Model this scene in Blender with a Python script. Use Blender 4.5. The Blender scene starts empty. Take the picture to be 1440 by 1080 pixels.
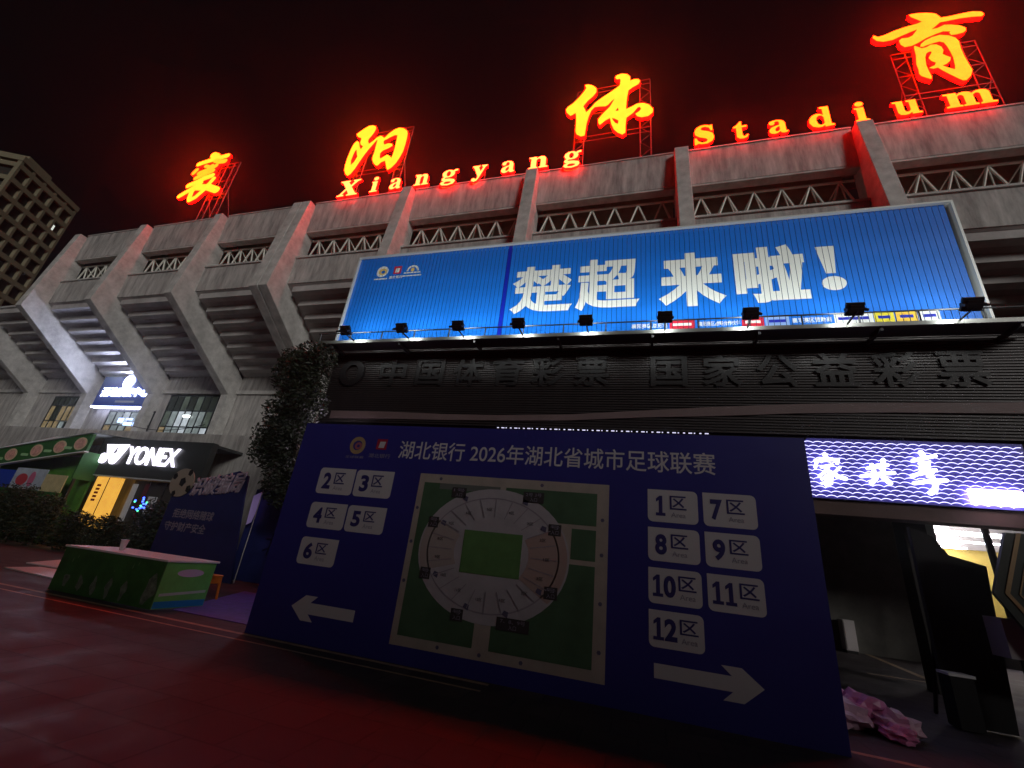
import bpy, bmesh, math, random
from mathutils import Vector, Matrix
random.seed(7)
S = bpy.context.scene
COL = S.collection
rad = math.radians

SUN_E = 1.1          # town light from behind the photographer
FACE_R, RIM_R = 10.0, 58.0   # rooftop lettering, red channel
FLOOD_E, GLYPH_E, YON_E, STRIP_E, SHOP_E = 125, 7, 2.8, 2.7, 16
DISC_E = 300
HAZE_D, HAZE_G = .0013, .92

# ------------------------------------------------------------------ camera
cam_d = bpy.data.cameras.new('camera')
cam = bpy.data.objects.new('camera', cam_d); COL.objects.link(cam); S.camera = cam
CAM_F, CAM_PITCH, CAM_ROLL, CAM_YAW, CAM_POS = 605.5, 22.04, 6.76, 17.63, Vector((0, 0, 1.65))
cam_d.sensor_width = 36.0; cam_d.lens = CAM_F / 1440 * 36; cam_d.clip_start = .05; cam_d.clip_end = 1500
_p, _r, _y = rad(CAM_PITCH), rad(CAM_ROLL), rad(CAM_YAW)
_fw = Vector((-math.sin(_y) * math.cos(_p), math.cos(_y) * math.cos(_p), math.sin(_p)))
_rt = Vector((math.cos(_y), math.sin(_y), 0)); _up = _rt.cross(_fw)
_r2 = math.cos(_r) * _rt + math.sin(_r) * _up; _u2 = -math.sin(_r) * _rt + math.cos(_r) * _up
_m = Matrix((_r2, _u2, -_fw)).transposed().to_4x4(); _m.translation = CAM_POS
cam.matrix_world = _m

# ------------------------------------------------------------------ night sky, faint town light from behind
W = bpy.data.worlds.new('World'); S.world = W; W.use_nodes = True
W.node_tree.nodes['Background'].inputs[0].default_value = (.62, .42, .60, 1)
W.node_tree.nodes['Background'].inputs[1].default_value = .003
sun_d = bpy.data.lights.new('town_glow', 'SUN'); sun_d.energy = SUN_E; sun_d.angle = rad(14); sun_d.color = (1.0, .97, .93)
sun = bpy.data.objects.new('town_glow', sun_d); COL.objects.link(sun)
sun.rotation_euler = (-Vector((.66, -.685, .309))).to_track_quat('-Z', 'Y').to_euler(); sun.location = (6, -12, 14)
S.view_settings.view_transform = 'Standard'; S.view_settings.look = 'None'; S.view_settings.exposure = 0; S.view_settings.gamma = 1
S.cycles.use_denoising = True; S.cycles.max_bounces = 5; S.cycles.diffuse_bounces = 3; S.cycles.volume_bounces = 0
S.cycles.sample_clamp_indirect = 4; S.cycles.caustics_reflective = False; S.cycles.caustics_refractive = False

# ------------------------------------------------------------------ materials
MATS = {}
def mat(name, col, rough=.6, metal=0, emit=None, es=1, var=0, scale=4, bump=0, spec=.4, stretch=None):
    if name in MATS: return MATS[name]
    m = bpy.data.materials.new(name); m.use_nodes = True
    nt = m.node_tree; b = nt.nodes['Principled BSDF']
    b.inputs['Base Color'].default_value = (*col, 1); b.inputs['Roughness'].default_value = rough
    b.inputs['Metallic'].default_value = metal; b.inputs['Specular IOR Level'].default_value = spec
    if emit is not None:
        b.inputs['Emission Color'].default_value = (*emit, 1); b.inputs['Emission Strength'].default_value = es
    if var or bump:
        tc = nt.nodes.new('ShaderNodeTexCoord'); mp = nt.nodes.new('ShaderNodeMapping')
        nt.links.new(tc.outputs['Object'], mp.inputs[0])
        if stretch: mp.inputs['Scale'].default_value = stretch
        n = nt.nodes.new('ShaderNodeTexNoise'); n.inputs['Scale'].default_value = scale; n.inputs['Detail'].default_value = 7; n.inputs['Roughness'].default_value = .65
        nt.links.new(mp.outputs[0], n.inputs['Vector'])
        if var:
            mr = nt.nodes.new('ShaderNodeMapRange'); mr.inputs[1].default_value = .3; mr.inputs[2].default_value = .7
            mr.inputs[3].default_value = 1 - var; mr.inputs[4].default_value = 1 + var
            nt.links.new(n.outputs['Fac'], mr.inputs[0])
            hs = nt.nodes.new('ShaderNodeHueSaturation'); hs.inputs['Color'].default_value = (*col, 1)
            nt.links.new(mr.outputs[0], hs.inputs['Value']); nt.links.new(hs.outputs[0], b.inputs['Base Color'])
            if emit is not None:
                hs2 = nt.nodes.new('ShaderNodeHueSaturation'); hs2.inputs['Color'].default_value = (*emit, 1)
                nt.links.new(mr.outputs[0], hs2.inputs['Value']); nt.links.new(hs2.outputs[0], b.inputs['Emission Color'])
            r2 = nt.nodes.new('ShaderNodeMapRange'); r2.inputs[3].default_value = max(.05, rough - .12); r2.inputs[4].default_value = min(1, rough + .12)
            nt.links.new(n.outputs['Fac'], r2.inputs[0]); nt.links.new(r2.outputs[0], b.inputs['Roughness'])
        if bump:
            bp = nt.nodes.new('ShaderNodeBump'); bp.inputs['Strength'].default_value = bump; bp.inputs['Distance'].default_value = .02
            nt.links.new(n.outputs['Fac'], bp.inputs['Height']); nt.links.new(bp.outputs[0], b.inputs['Normal'])
    MATS[name] = m
    return m

# ------------------------------------------------------------------ object helpers (all shapes given in world metres)
WL = {}
def wloc(o): return WL.get(o, Vector((0, 0, 0)))
def tag(o, label=None, cat=None, group=None, kind=None):
    for k, v in (('label', label), ('category', cat), ('group', group), ('kind', kind)):
        if v: o[k] = v
    return o
def thing(name, loc, label, cat, group=None):
    o = bpy.data.objects.new(name, None); COL.objects.link(o); o.location = loc; o.empty_display_size = .2
    WL[o] = Vector(loc)
    return tag(o, label, cat, group)
def link(name, me, m=None, parent=None, loc=(0, 0, 0)):
    o = bpy.data.objects.new(name, me); COL.objects.link(o)
    if m is not None and not me.materials: me.materials.append(m)
    WL[o] = Vector(loc)
    if parent is not None:
        o.parent = parent; o.location = Vector(loc) - wloc(parent)
    else: o.location = loc
    return o
class MB:
    def __init__(s): s.v = []; s.f = []
    def box(s, x, y, z):
        x0, x1 = sorted(x); y0, y1 = sorted(y); z0, z1 = sorted(z); n = len(s.v)
        s.v += [(x0, y0, z0), (x1, y0, z0), (x1, y1, z0), (x0, y1, z0), (x0, y0, z1), (x1, y0, z1), (x1, y1, z1), (x0, y1, z1)]
        s.f += [tuple(n + i for i in q) for q in ((0, 3, 2, 1), (4, 5, 6, 7), (0, 1, 5, 4), (1, 2, 6, 5), (2, 3, 7, 6), (3, 0, 4, 7))]
        return s
    def quad(s, *p):
        n = len(s.v); s.v += [tuple(q) for q in p]; s.f.append(tuple(range(n, n + len(p)))); return s
    def tube(s, a, b, r, n=8, r2=None, cap=True):
        a = Vector(a); b = Vector(b); d = (b - a).normalized(); r2 = r if r2 is None else r2
        u = d.orthogonal().normalized(); w = d.cross(u); k = len(s.v)
        for p, q in ((a, r), (b, r2)):
            for i in range(n):
                t = 2 * math.pi * i / n; s.v.append(tuple(p + q * (math.cos(t) * u + math.sin(t) * w)))
        for i in range(n): s.f.append((k + i, k + (i + 1) % n, k + n + (i + 1) % n, k + n + i))
        if cap: s.f.append(tuple(range(k + n - 1, k - 1, -1))); s.f.append(tuple(range(k + n, k + 2 * n)))
        return s
    def prism_x(s, prof, x0, x1):      # prof in (y, z), extruded along x
        n = len(s.v); k = len(prof)
        s.v += [(x0, y, z) for y, z in prof] + [(x1, y, z) for y, z in prof]
        s.f.append(tuple(range(n, n + k))); s.f.append(tuple(range(n + 2 * k - 1, n + k - 1, -1)))
        for i in range(k): s.f.append((n + i, n + k + i, n + k + (i + 1) % k, n + (i + 1) % k))
        return s
    def prism_y(s, prof, y0, y1):      # prof in (x, z), extruded along y
        n = len(s.v); k = len(prof)
        s.v += [(x, y0, z) for x, z in prof] + [(x, y1, z) for x, z in prof]
        s.f.append(tuple(range(n, n + k))); s.f.append(tuple(range(n + 2 * k - 1, n + k - 1, -1)))
        for i in range(k): s.f.append((n + i, n + k + i, n + k + (i + 1) % k, n + (i + 1) % k))
        return s
    def ball(s, c, r, nu=10, nv=6, sq=(1, 1, 1)):
        n = len(s.v); c = Vector(c)
        for j in range(1, nv):
            a = math.pi * j / nv
            for i in range(nu):
                t = 2 * math.pi * i / nu
                s.v.append((c.x + r * sq[0] * math.sin(a) * math.cos(t), c.y + r * sq[1] * math.sin(a) * math.sin(t), c.z + r * sq[2] * math.cos(a)))
        s.v += [(c.x, c.y, c.z + r * sq[2]), (c.x, c.y, c.z - r * sq[2])]; T = len(s.v) - 2
        for j in range(nv - 2):
            for i in range(nu): s.f.append((n + j * nu + i, n + (j + 1) * nu + i, n + (j + 1) * nu + (i + 1) % nu, n + j * nu + (i + 1) % nu))
        for i in range(nu):
            s.f.append((T, n + i, n + (i + 1) % nu)); s.f.append((T + 1, n + (nv - 2) * nu + (i + 1) % nu, n + (nv - 2) * nu + i))
        return s
    def mesh(s, name, fix=True, bev=0):
        me = bpy.data.meshes.new(name); me.from_pydata(s.v, [], s.f)
        if fix or bev:
            b = bmesh.new(); b.from_mesh(me); bmesh.ops.recalc_face_normals(b, faces=b.faces)
            if bev: bmesh.ops.bevel(b, geom=b.edges[:], offset=bev, segments=1, affect='EDGES', clamp_overlap=True)
            b.to_mesh(me); b.free()
        return me
    def go(s, name, m, parent=None, loc=(0, 0, 0), bev=0, fix=True): return link(name, s.mesh(name, fix, bev), m, parent, loc)
def box(name, x, y, z, m, parent=None, bev=0): return MB().box(x, y, z).go(name, m, parent, bev=bev)
def sheet(name, prof, y, m, parent):    # thin flat print facing the street, prof in (x, z)
    return MB().quad(*[(px, y, pz) for px, pz in prof]).go(name, m, parent, fix=False)

def _clockfix(prof):
    a = sum(prof[i][0] * prof[(i + 1) % len(prof)][1] - prof[(i + 1) % len(prof)][0] * prof[i][1] for i in range(len(prof)))
    return prof if a > 0 else prof[::-1]
def curve_mesh(loops, extrude=0, offset=0, fill=True):     # loops in (x, y); the first ones solid, nested ones holes
    cu = bpy.data.curves.new('tmp', 'CURVE'); cu.dimensions = '2D'; cu.fill_mode = 'BOTH' if fill else 'NONE'
    cu.extrude = extrude; cu.offset = offset
    for lp in loops:
        sp = cu.splines.new('POLY'); sp.points.add(len(lp) - 1); sp.use_cyclic_u = True
        for p, q in zip(sp.points, lp): p.co = (q[0], q[1], 0, 1)
    return _to_mesh(cu)
TS = bpy.data.scenes.new('drawing')
def _to_mesh(cu):
    o = bpy.data.objects.new('tmp', cu); TS.collection.objects.link(o)
    vl = TS.view_layers[0]; vl.update()
    me = bpy.data.meshes.new_from_object(o.evaluated_get(vl.depsgraph))
    bpy.data.objects.remove(o); bpy.data.batch_remove([cu])
    me.materials.clear()
    return me
def stand_up(me, y, dx=0, dz=0, sx=1, sz=1):               # xy drawing -> upright in the plane y, facing -y
    for v in me.vertices:
        x, yy, zz = v.co; v.co = (x * sx + dx, y - zz, yy * sz + dz)
    return me
_tc = {}
def text_mesh(body, offset=0, shear=0, extrude=0):        # offset: how much the strokes are thickened
    cu = bpy.data.curves.new('tmp', 'FONT'); cu.body = body; cu.shear = shear; cu.extrude = extrude; cu.resolution_u = 4
    cu.bevel_depth = offset; cu.bevel_resolution = 0
    me = _to_mesh(cu)
    if offset and not extrude:
        b = bmesh.new(); b.from_mesh(me); bmesh.ops.delete(b, geom=[f for f in b.faces if f.normal.z < .05], context='FACES')
        for v in b.verts: v.co.z *= .03
        b.to_mesh(me); b.free()
    return me
def text(name, body, x, z, y, m, parent, offset=0, shear=0, extrude=0, keep=False):
    """flat lettering fitted to the box x, z of the upright plane y"""
    me = text_mesh(body, offset, shear, extrude); me.name = name
    xs = [v.co.x for v in me.vertices]; ys = [v.co.y for v in me.vertices]
    sx = (x[1] - x[0]) / (max(xs) - min(xs)); sz = (z[1] - z[0]) / (max(ys) - min(ys))
    if keep: sx = sz
    stand_up(me, 0, x[0] - min(xs) * sx, z[0] - min(ys) * sz, sx, sz)
    for v in me.vertices: v.co.y += y
    return link(name, me, m, parent)
def stroke_loop(pts, hw, n=6):
    P = [Vector(p) for p in pts]; L = []; R = []
    for i, p in enumerate(P):
        d = (P[min(i + 1, len(P) - 1)] - P[max(i - 1, 0)]).normalized(); q = Vector((-d.y, d.x))
        L.append(p + q * hw); R.append(p - q * hw)
    d0 = (P[1] - P[0]).normalized(); d1 = (P[-1] - P[-2]).normalized()
    def cap(c, d):
        a = math.atan2(d.y, d.x)
        return [c + hw * Vector((math.cos(a + math.pi / 2 - math.pi * k / n), math.sin(a + math.pi / 2 - math.pi * k / n))) for k in range(1, n)]
    return [tuple(p) for p in L + cap(P[-1], d1) + R[::-1] + cap(P[0], -d0)]
def rounded(x0, x1, z0, z1, r, sharp=()):
    out = []
    for i, (cx, cz, a) in enumerate(((x1 - r, z1 - r, 0), (x0 + r, z1 - r, 90), (x0 + r, z0 + r, 180), (x1 - r, z0 + r, 270))):
        if i in sharp: out.append(((x1, z1), (x0, z1), (x0, z0), (x1, z0))[i]); continue
        for k in range(5): t = rad(a + 22.5 * k); out.append((cx + r * math.cos(t), cz + r * math.sin(t)))
    return out
def ellipse(cx, cz, rx, rz, n=24): return [(cx + rx * math.cos(2 * math.pi * i / n), cz + rz * math.sin(2 * math.pi * i / n)) for i in range(n)]
# ------------------------------------------------------------------ palette
M_conc = mat('weathered_concrete', (.47, .46, .44), .85, var=.32, scale=1.6, bump=.25)
M_conc2 = mat('streaked_concrete', (.38, .365, .35), .85, var=.45, scale=3.5, bump=.2, stretch=(1, 1, .18))
M_steelw = mat('white_painted_steel', (.74, .74, .66), .5, var=.12, scale=3)
M_steelr = mat('galvanised_frame', (.45, .43, .43), .45, .5)
M_rframe = mat('rusty_roof_frame', (.10, .09, .09), .6, .3)
M_dark = mat('black_painted_metal', (.012, .012, .014), .45)
M_black = mat('matt_black_cloth', (.006, .006, .007), .9)
M_white = mat('white_paint', (.78, .78, .78), .5)

# ------------------------------------------------------------------ ground
def ground_material():
    m = bpy.data.materials.new('red_pavers'); m.use_nodes = True; nt = m.node_tree; b = nt.nodes['Principled BSDF']
    tc = nt.nodes.new('ShaderNodeTexCoord'); br = nt.nodes.new('ShaderNodeTexBrick')
    br.inputs['Scale'].default_value = 1.0; br.inputs['Brick Width'].default_value = .6; br.inputs['Row Height'].default_value = .6
    br.inputs['Mortar Size'].default_value = .012
    br.inputs['Color1'].default_value = (.068, .052, .056, 1); br.inputs['Color2'].default_value = (.052, .042, .046, 1); br.inputs['Mortar'].default_value = (.036, .031, .034, 1)
    nt.links.new(tc.outputs['Object'], br.inputs['Vector'])
    n = nt.nodes.new('ShaderNodeTexNoise'); n.inputs['Scale'].default_value = 1.6; n.inputs['Detail'].default_value = 10; n.inputs['Roughness'].default_value = .68; nt.links.new(tc.outputs['Object'], n.inputs['Vector'])
    mr = nt.nodes.new('ShaderNodeMapRange'); mr.inputs[1].default_value = .3; mr.inputs[2].default_value = .7; mr.inputs[3].default_value = .45; mr.inputs[4].default_value = 1.5
    nt.links.new(n.outputs['Fac'], mr.inputs[0])
    hs = nt.nodes.new('ShaderNodeHueSaturation'); nt.links.new(br.outputs['Color'], hs.inputs['Color']); nt.links.new(mr.outputs[0], hs.inputs['Value']); nt.links.new(hs.outputs[0], b.inputs['Base Color'])
    r2 = nt.nodes.new('ShaderNodeMapRange'); r2.inputs[1].default_value = .3; r2.inputs[2].default_value = .7; r2.inputs[3].default_value = .5; r2.inputs[4].default_value = .95; nt.links.new(n.outputs['Fac'], r2.inputs[0]); nt.links.new(r2.outputs[0], b.inputs['Roughness'])
    bp = nt.nodes.new('ShaderNodeBump'); bp.inputs['Strength'].default_value = .7; bp.inputs['Distance'].default_value = .01; bp.invert = True
    nt.links.new(br.outputs['Fac'], bp.inputs['Height']); nt.links.new(bp.outputs[0], b.inputs['Normal'])
    return m
g = MB().quad((-400, -400, 0), (400, -400, 0), (400, 400, 0), (-400, 400, 0)).go('ground', ground_material(), fix=False); tag(g, 'dark red paved forecourt of the stadium', 'ground', kind='structure')
M_line = mat('worn_tan_line', (.42, .30, .20), .7, var=.35, scale=6)
for pts, w in (([(-16, 6.9), (-2, 6.86)], .05), ([(-16, 6.55), (-2, 6.5)], .03), ([(6.99, 14.7), (7.75, 22.4)], .09), ([(5.5, 14.62), (7.2, 14.76)], .07), ([(2.4, 7.2), (6, 7.0)], .05)):
    (x0, y0), (x1, y1) = pts; d = Vector((x1 - x0, y1 - y0)).normalized(); q = Vector((-d.y, d.x)) * w
    o = MB().quad((x0 - q.x, y0 - q.y, .004), (x1 - q.x, y1 - q.y, .004), (x1 + q.x, y1 + q.y, .004), (x0 + q.x, y0 + q.y, .004)).go('pavement_line', M_line)
    tag(o, 'worn tan line laid in the dark red paving', 'line', 'lines in the paving', 'structure')

# ------------------------------------------------------------------ stadium
st = thing('stadium', (-15, 22, 0), 'long concrete stadium with slanted fins, open trusses and stepped underside', 'stadium')
FINS = [(16.86, .63), (9.44, .63), (2.02, .63), (-5.4, .63), (-12.82, .63), (-20.55, .62), (-19.87, .62), (-27.0, .63), (-34.0, .63), (-41.0, .63), (-48.0, .63), (-55.0, .63)]
prof = [(16.0, 20.9), (15.25, 14.1), (21.1, 9.85), (21.1, 0), (22.1, 0), (22.1, 10.9), (17.1, 15.3), (17.1, 20.9)]
fin_me = {}
prof_low = prof[1:7]                                  # the end bays stop below the roof
for fx, w in FINS:
    key = (w, fx < -45)
    if key not in fin_me:
        fin_me[key] = MB().prism_x(prof_low if key[1] else prof, -w / 2, w / 2).mesh('fin', bev=.02); fin_me[key].materials.append(M_conc)
    link('fin', fin_me[key], None, st, (fx, 0, 0))
edges = sorted([(16.86, 16.86), (9.44, 9.44), (2.02, 2.02), (-5.4, -5.4), (-12.82, -12.82), (-20.55, -19.87), (-27, -27), (-34, -34), (-41, -41), (-48, -48), (-55, -55)])
bays = [(edges[i][1] + .315, edges[i + 1][0] - .315) for i in range(len(edges) - 1)]
M_soff = mat('stained_soffit', (.40, .38, .37), .9, var=.25, scale=.9, bump=.2)
M_in = mat('inner_stand_wall', (.36, .36, .30), .9, var=.3, scale=1.5)
diag_cache = {}
for x0, x1 in bays:
    x0 -= .002; x1 += .002
    # stepped underside of the stands
    so = MB().prism_x([(16.5, 14.95), (21.7, 11.45), (21.9, 11.8), (16.9, 15.4)], x0, x1).go('soffit', M_soff, st)
    for k in range(7):
        y = 16.6 + k * .72; z = 14.95 - (y - 16.5) * .673
        MB().prism_x([(y, z - .02), (y + .36, z - .26), (y + .36, z - .46), (y, z - .38)], x0 + .35, x1 - .35).go('step_rib', M_soff, so)
    if x1 < -10: box('rear_wall', (x0, x1), (21.75, 22.0), (0, 11.6), M_conc2, st)
    if x1 < -10: box('wall_band', (x0, x1), (21.6, 21.748), (10.1, 10.35), M_conc, st)
    if x1 < -41: continue
    pr = box('parapet', (x0, x1), (16.45, 16.8), (18.85, 21.02), M_conc2, st)
    MB().box((x0, x1), (16.40, 16.83), (21.022, 21.09)).go('coping', M_conc, pr)
    box('parapet_lip', (x0, x1), (16.47, 16.9), (18.74, 18.846), M_conc, st)
    box('lower_beam', (x0, x1), (16.45, 16.95), (14.98, 16.75), M_conc2, st)
    box('beam_ledge', (x0, x1), (16.36, 17.9), (16.752, 16.86), M_conc, st)
    # rear wall of the gallery behind the truss
    # open roof truss
    tr = MB().tube((x0, 17.1, 18.6), (x1, 17.1, 18.6), .07, 6).go('truss', M_steelw, st)
    for (yy, zz) in ((17.1, 16.95), (17.7, 17.75)): MB().tube((x0, yy, zz), (x1, yy, zz), .06, 6).go('chord', M_steelw, tr)
    n = 6; dx = (x1 - x0) / n
    for i in range(n):
        a = x0 + i * dx
        for j, (p, q, r) in enumerate((((a, 17.1, 16.95), (a + dx / 2, 17.1, 18.6), .05), ((a + dx / 2, 17.1, 18.6), (a + dx, 17.1, 16.95), .05),
                        ((a + dx / 2, 17.1, 18.6), (a + dx * .1, 17.7, 17.75), .032), ((a + dx / 2, 17.1, 18.6), (a + dx * .9, 17.7, 17.75), .032),
                        ((a + .06, 17.1, 16.95), (a + dx * .55, 17.7, 17.75), .032))):
            MB().tube(p, q, r, 5, cap=False).go('brace', M_steelw, tr)
    wl = box('gallery_wall', (x0, x1), (17.97, 18.2), (15.2, 20.5), M_in, st)
    MB().box((x0, x1), (17.88, 17.966), (17.75, 17.87)).go('gallery_rail', M_conc, wl)
    box('roof_edge_slab', (x0, x1), (16.804, 17.108), (20.55, 20.75), M_conc, st)
box('roof_slab', (-41.3, 16.9), (17.11, 19.6), (20.55, 20.75), M_conc, st)
# windows of the rear wall
M_frame = mat('dark_window_bar', (.02, .025, .03), .5)
PANES = [mat('pane_dark', (.03, .035, .035), .15, emit=(.5, .6, .45), es=.02), mat('pane_dim', (.05, .06, .05), .2, emit=(.6, .75, .6), es=.075, var=.4, scale=2),
         mat('pane_pale', (.1, .1, .1), .2, emit=(.7, .85, .85), es=.23, var=.35, scale=2), mat('pane_bright', (.1, .1, .1), .2, emit=(.82, .92, 1), es=.5, var=.3, scale=2),
         mat('pane_amber', (.1, .08, .05), .2, emit=(.9, .68, .35), es=.2, var=.5, scale=3)]
def window(parent, x, z, y, nx, rows, pick):
    w = thing_part('window', x, z, y, parent)
    xs = [x[0] + (x[1] - x[0]) * i / nx for i in range(nx + 1)]
    for j in range(len(rows) - 1):
        for i in range(nx):
            MB().quad((xs[i] + .03, y, rows[j] + .03), (xs[i + 1] - .03, y, rows[j] + .03), (xs[i + 1] - .03, y, rows[j + 1] - .03), (xs[i] + .03, y, rows[j + 1] - .03)).go('pane', PANES[pick(i, j)], w, fix=False)
    return w
def thing_part(name, x, z, y, parent):
    nx = 7; m = MB()
    t = .055
    m.box((x[0] - t, x[1] + t), (y - .05, y + .02), (z[0] - t, z[0] + t)); m.box((x[0] - t, x[1] + t), (y - .05, y + .02), (z[1] - t, z[1] + t))
    return m.go(name, M_frame, parent)
def bars(w, x, rows, y, nx):
    for i in range(nx + 1):
        X = x[0] + (x[1] - x[0]) * i / nx; MB().box((X - .035, X + .035), (y - .045, y + .016), (rows[0] + .056, rows[-1] - .056)).go('bar', M_frame, w)
    for r in rows[1:-1]: MB().box((x[0] + .04, x[1] - .04), (y - .055, y + .012), (r - .04, r + .04)).go('bar', M_frame, w)
rowsA = [6.7, 7.62, 8.8, 9.95]
pk = lambda i, j: ((4, 2, 2, 3, 2, 2, 3)[i] if j == 0 else (1, 2, 3, 3, 2, 2, 1)[i] if j == 1 else (0, 0, 1, 0, 1, 0, 0)[i])
w = window(st, (-32.6, -28.1), (6.7, 9.95), 21.68, 7, rowsA, pk); bars(w, (-32.6, -28.1), rowsA, 21.68, 7)
M_tube = mat('fluorescent_tube', (.8, .8, .8), .4, emit=(.9, 1, .95), es=6)
MB().box((-30.6, -30.0), (21.55, 21.6), (8.33, 8.46)).go('ceiling_lamp', M_tube, w)
rowsB = [6.6, 7.6, 8.66]
w = window(st, (-38.2, -33.6), (6.6, 8.66), 21.68, 6, rowsB, lambda i, j: ((2, 2, 3, 2, 3, 2)[i] if j else (4, 2, 2, 4, 2, 4)[i])); bars(w, (-38.2, -33.6), rowsB, 21.68, 6)
M_screen = mat('blue_white_screen', (.2, .2, .3), .3, emit=(.35, .5, 1), es=3)
for a, b, c_, d in ((-36.7, -36.2, 7.75, 8.1), (-36.0, -35.2, 7.55, 7.8), (-35.0, -34.5, 7.5, 7.8), (-35.9, -35.3, 7.95, 8.1)):
    MB().box((a, b), (21.5, 21.56), (c_, d)).go('lit_screen', M_screen, w)
rowsC = [6.8, 7.75, 9.0, 9.75]
w = window(st, (-45.2, -42.0), (6.8, 9.75), 21.68, 5, rowsC, lambda i, j: ((4, 4, 4, 2, 0), (4, 0, 4, 4, 4), (0, 0, 0, 0, 0))[j][i]); bars(w, (-45.2, -42.0), rowsC, 21.68, 5)
box('podium_wall', (-55, -10.95), (16.6, 21.74), (0, 5.9), M_conc2, st)

# ------------------------------------------------------------------ upstairs blue shop sign in the bay
M_navy = mat('navy_sign_panel', (.02, .05, .28), .4, var=.15, scale=2)
M_glyphw = mat('lit_white_lettering', (.8, .8, .8), .5, emit=(.66, .72, 1), es=GLYPH_E)
bs = thing('clinic_sign', (-37, 21.4, 8.8), 'navy shop sign with lit white characters and round emblem in the lilac-lit bay', 'sign')
box('panel', (-39.8, -34.33), (21.25, 21.5), (8.9, 11.3), M_navy, bs)
text('lettering', '运动康复中心', (-39.3, -34.4), (9.66, 10.42), 21.2, M_glyphw, bs, offset=.012, extrude=.02)
me = stand_up(curve_mesh([ellipse(0, 0, .54, .54), ellipse(0, 0, .43, .43)], .02), 21.21, -36.95, 10.86); link('emblem_ring', me, M_glyphw, bs)
me = stand_up(curve_mesh([ellipse(0, 0, .36, .36)], .02), 21.21, -36.95, 10.86); link('emblem_disc', me, mat('lit_emblem', (.8, .8, .8), .5, emit=(.66, .72, 1), es=DISC_E), bs)
M_cap = mat('pale_caption_strip', (.35, .35, .42), .6)
sheet('caption_strip', [(-37.5, 9.2), (-35.5, 9.2), (-35.5, 9.36), (-37.5, 9.36)], 21.244, M_cap, bs)
box('lower_strip', (-39.8, -34.33), (21.2, 21.5), (8.80, 8.896), mat('lilac_light_strip', (.7, .7, .8), .5, emit=(.66, .70, 1), es=8), bs)
for x in (-39.4, -37, -34.7): box('bracket', (x - .05, x + .05), (21.502, 21.75), (9.6, 9.7), M_dark, bs)

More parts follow.
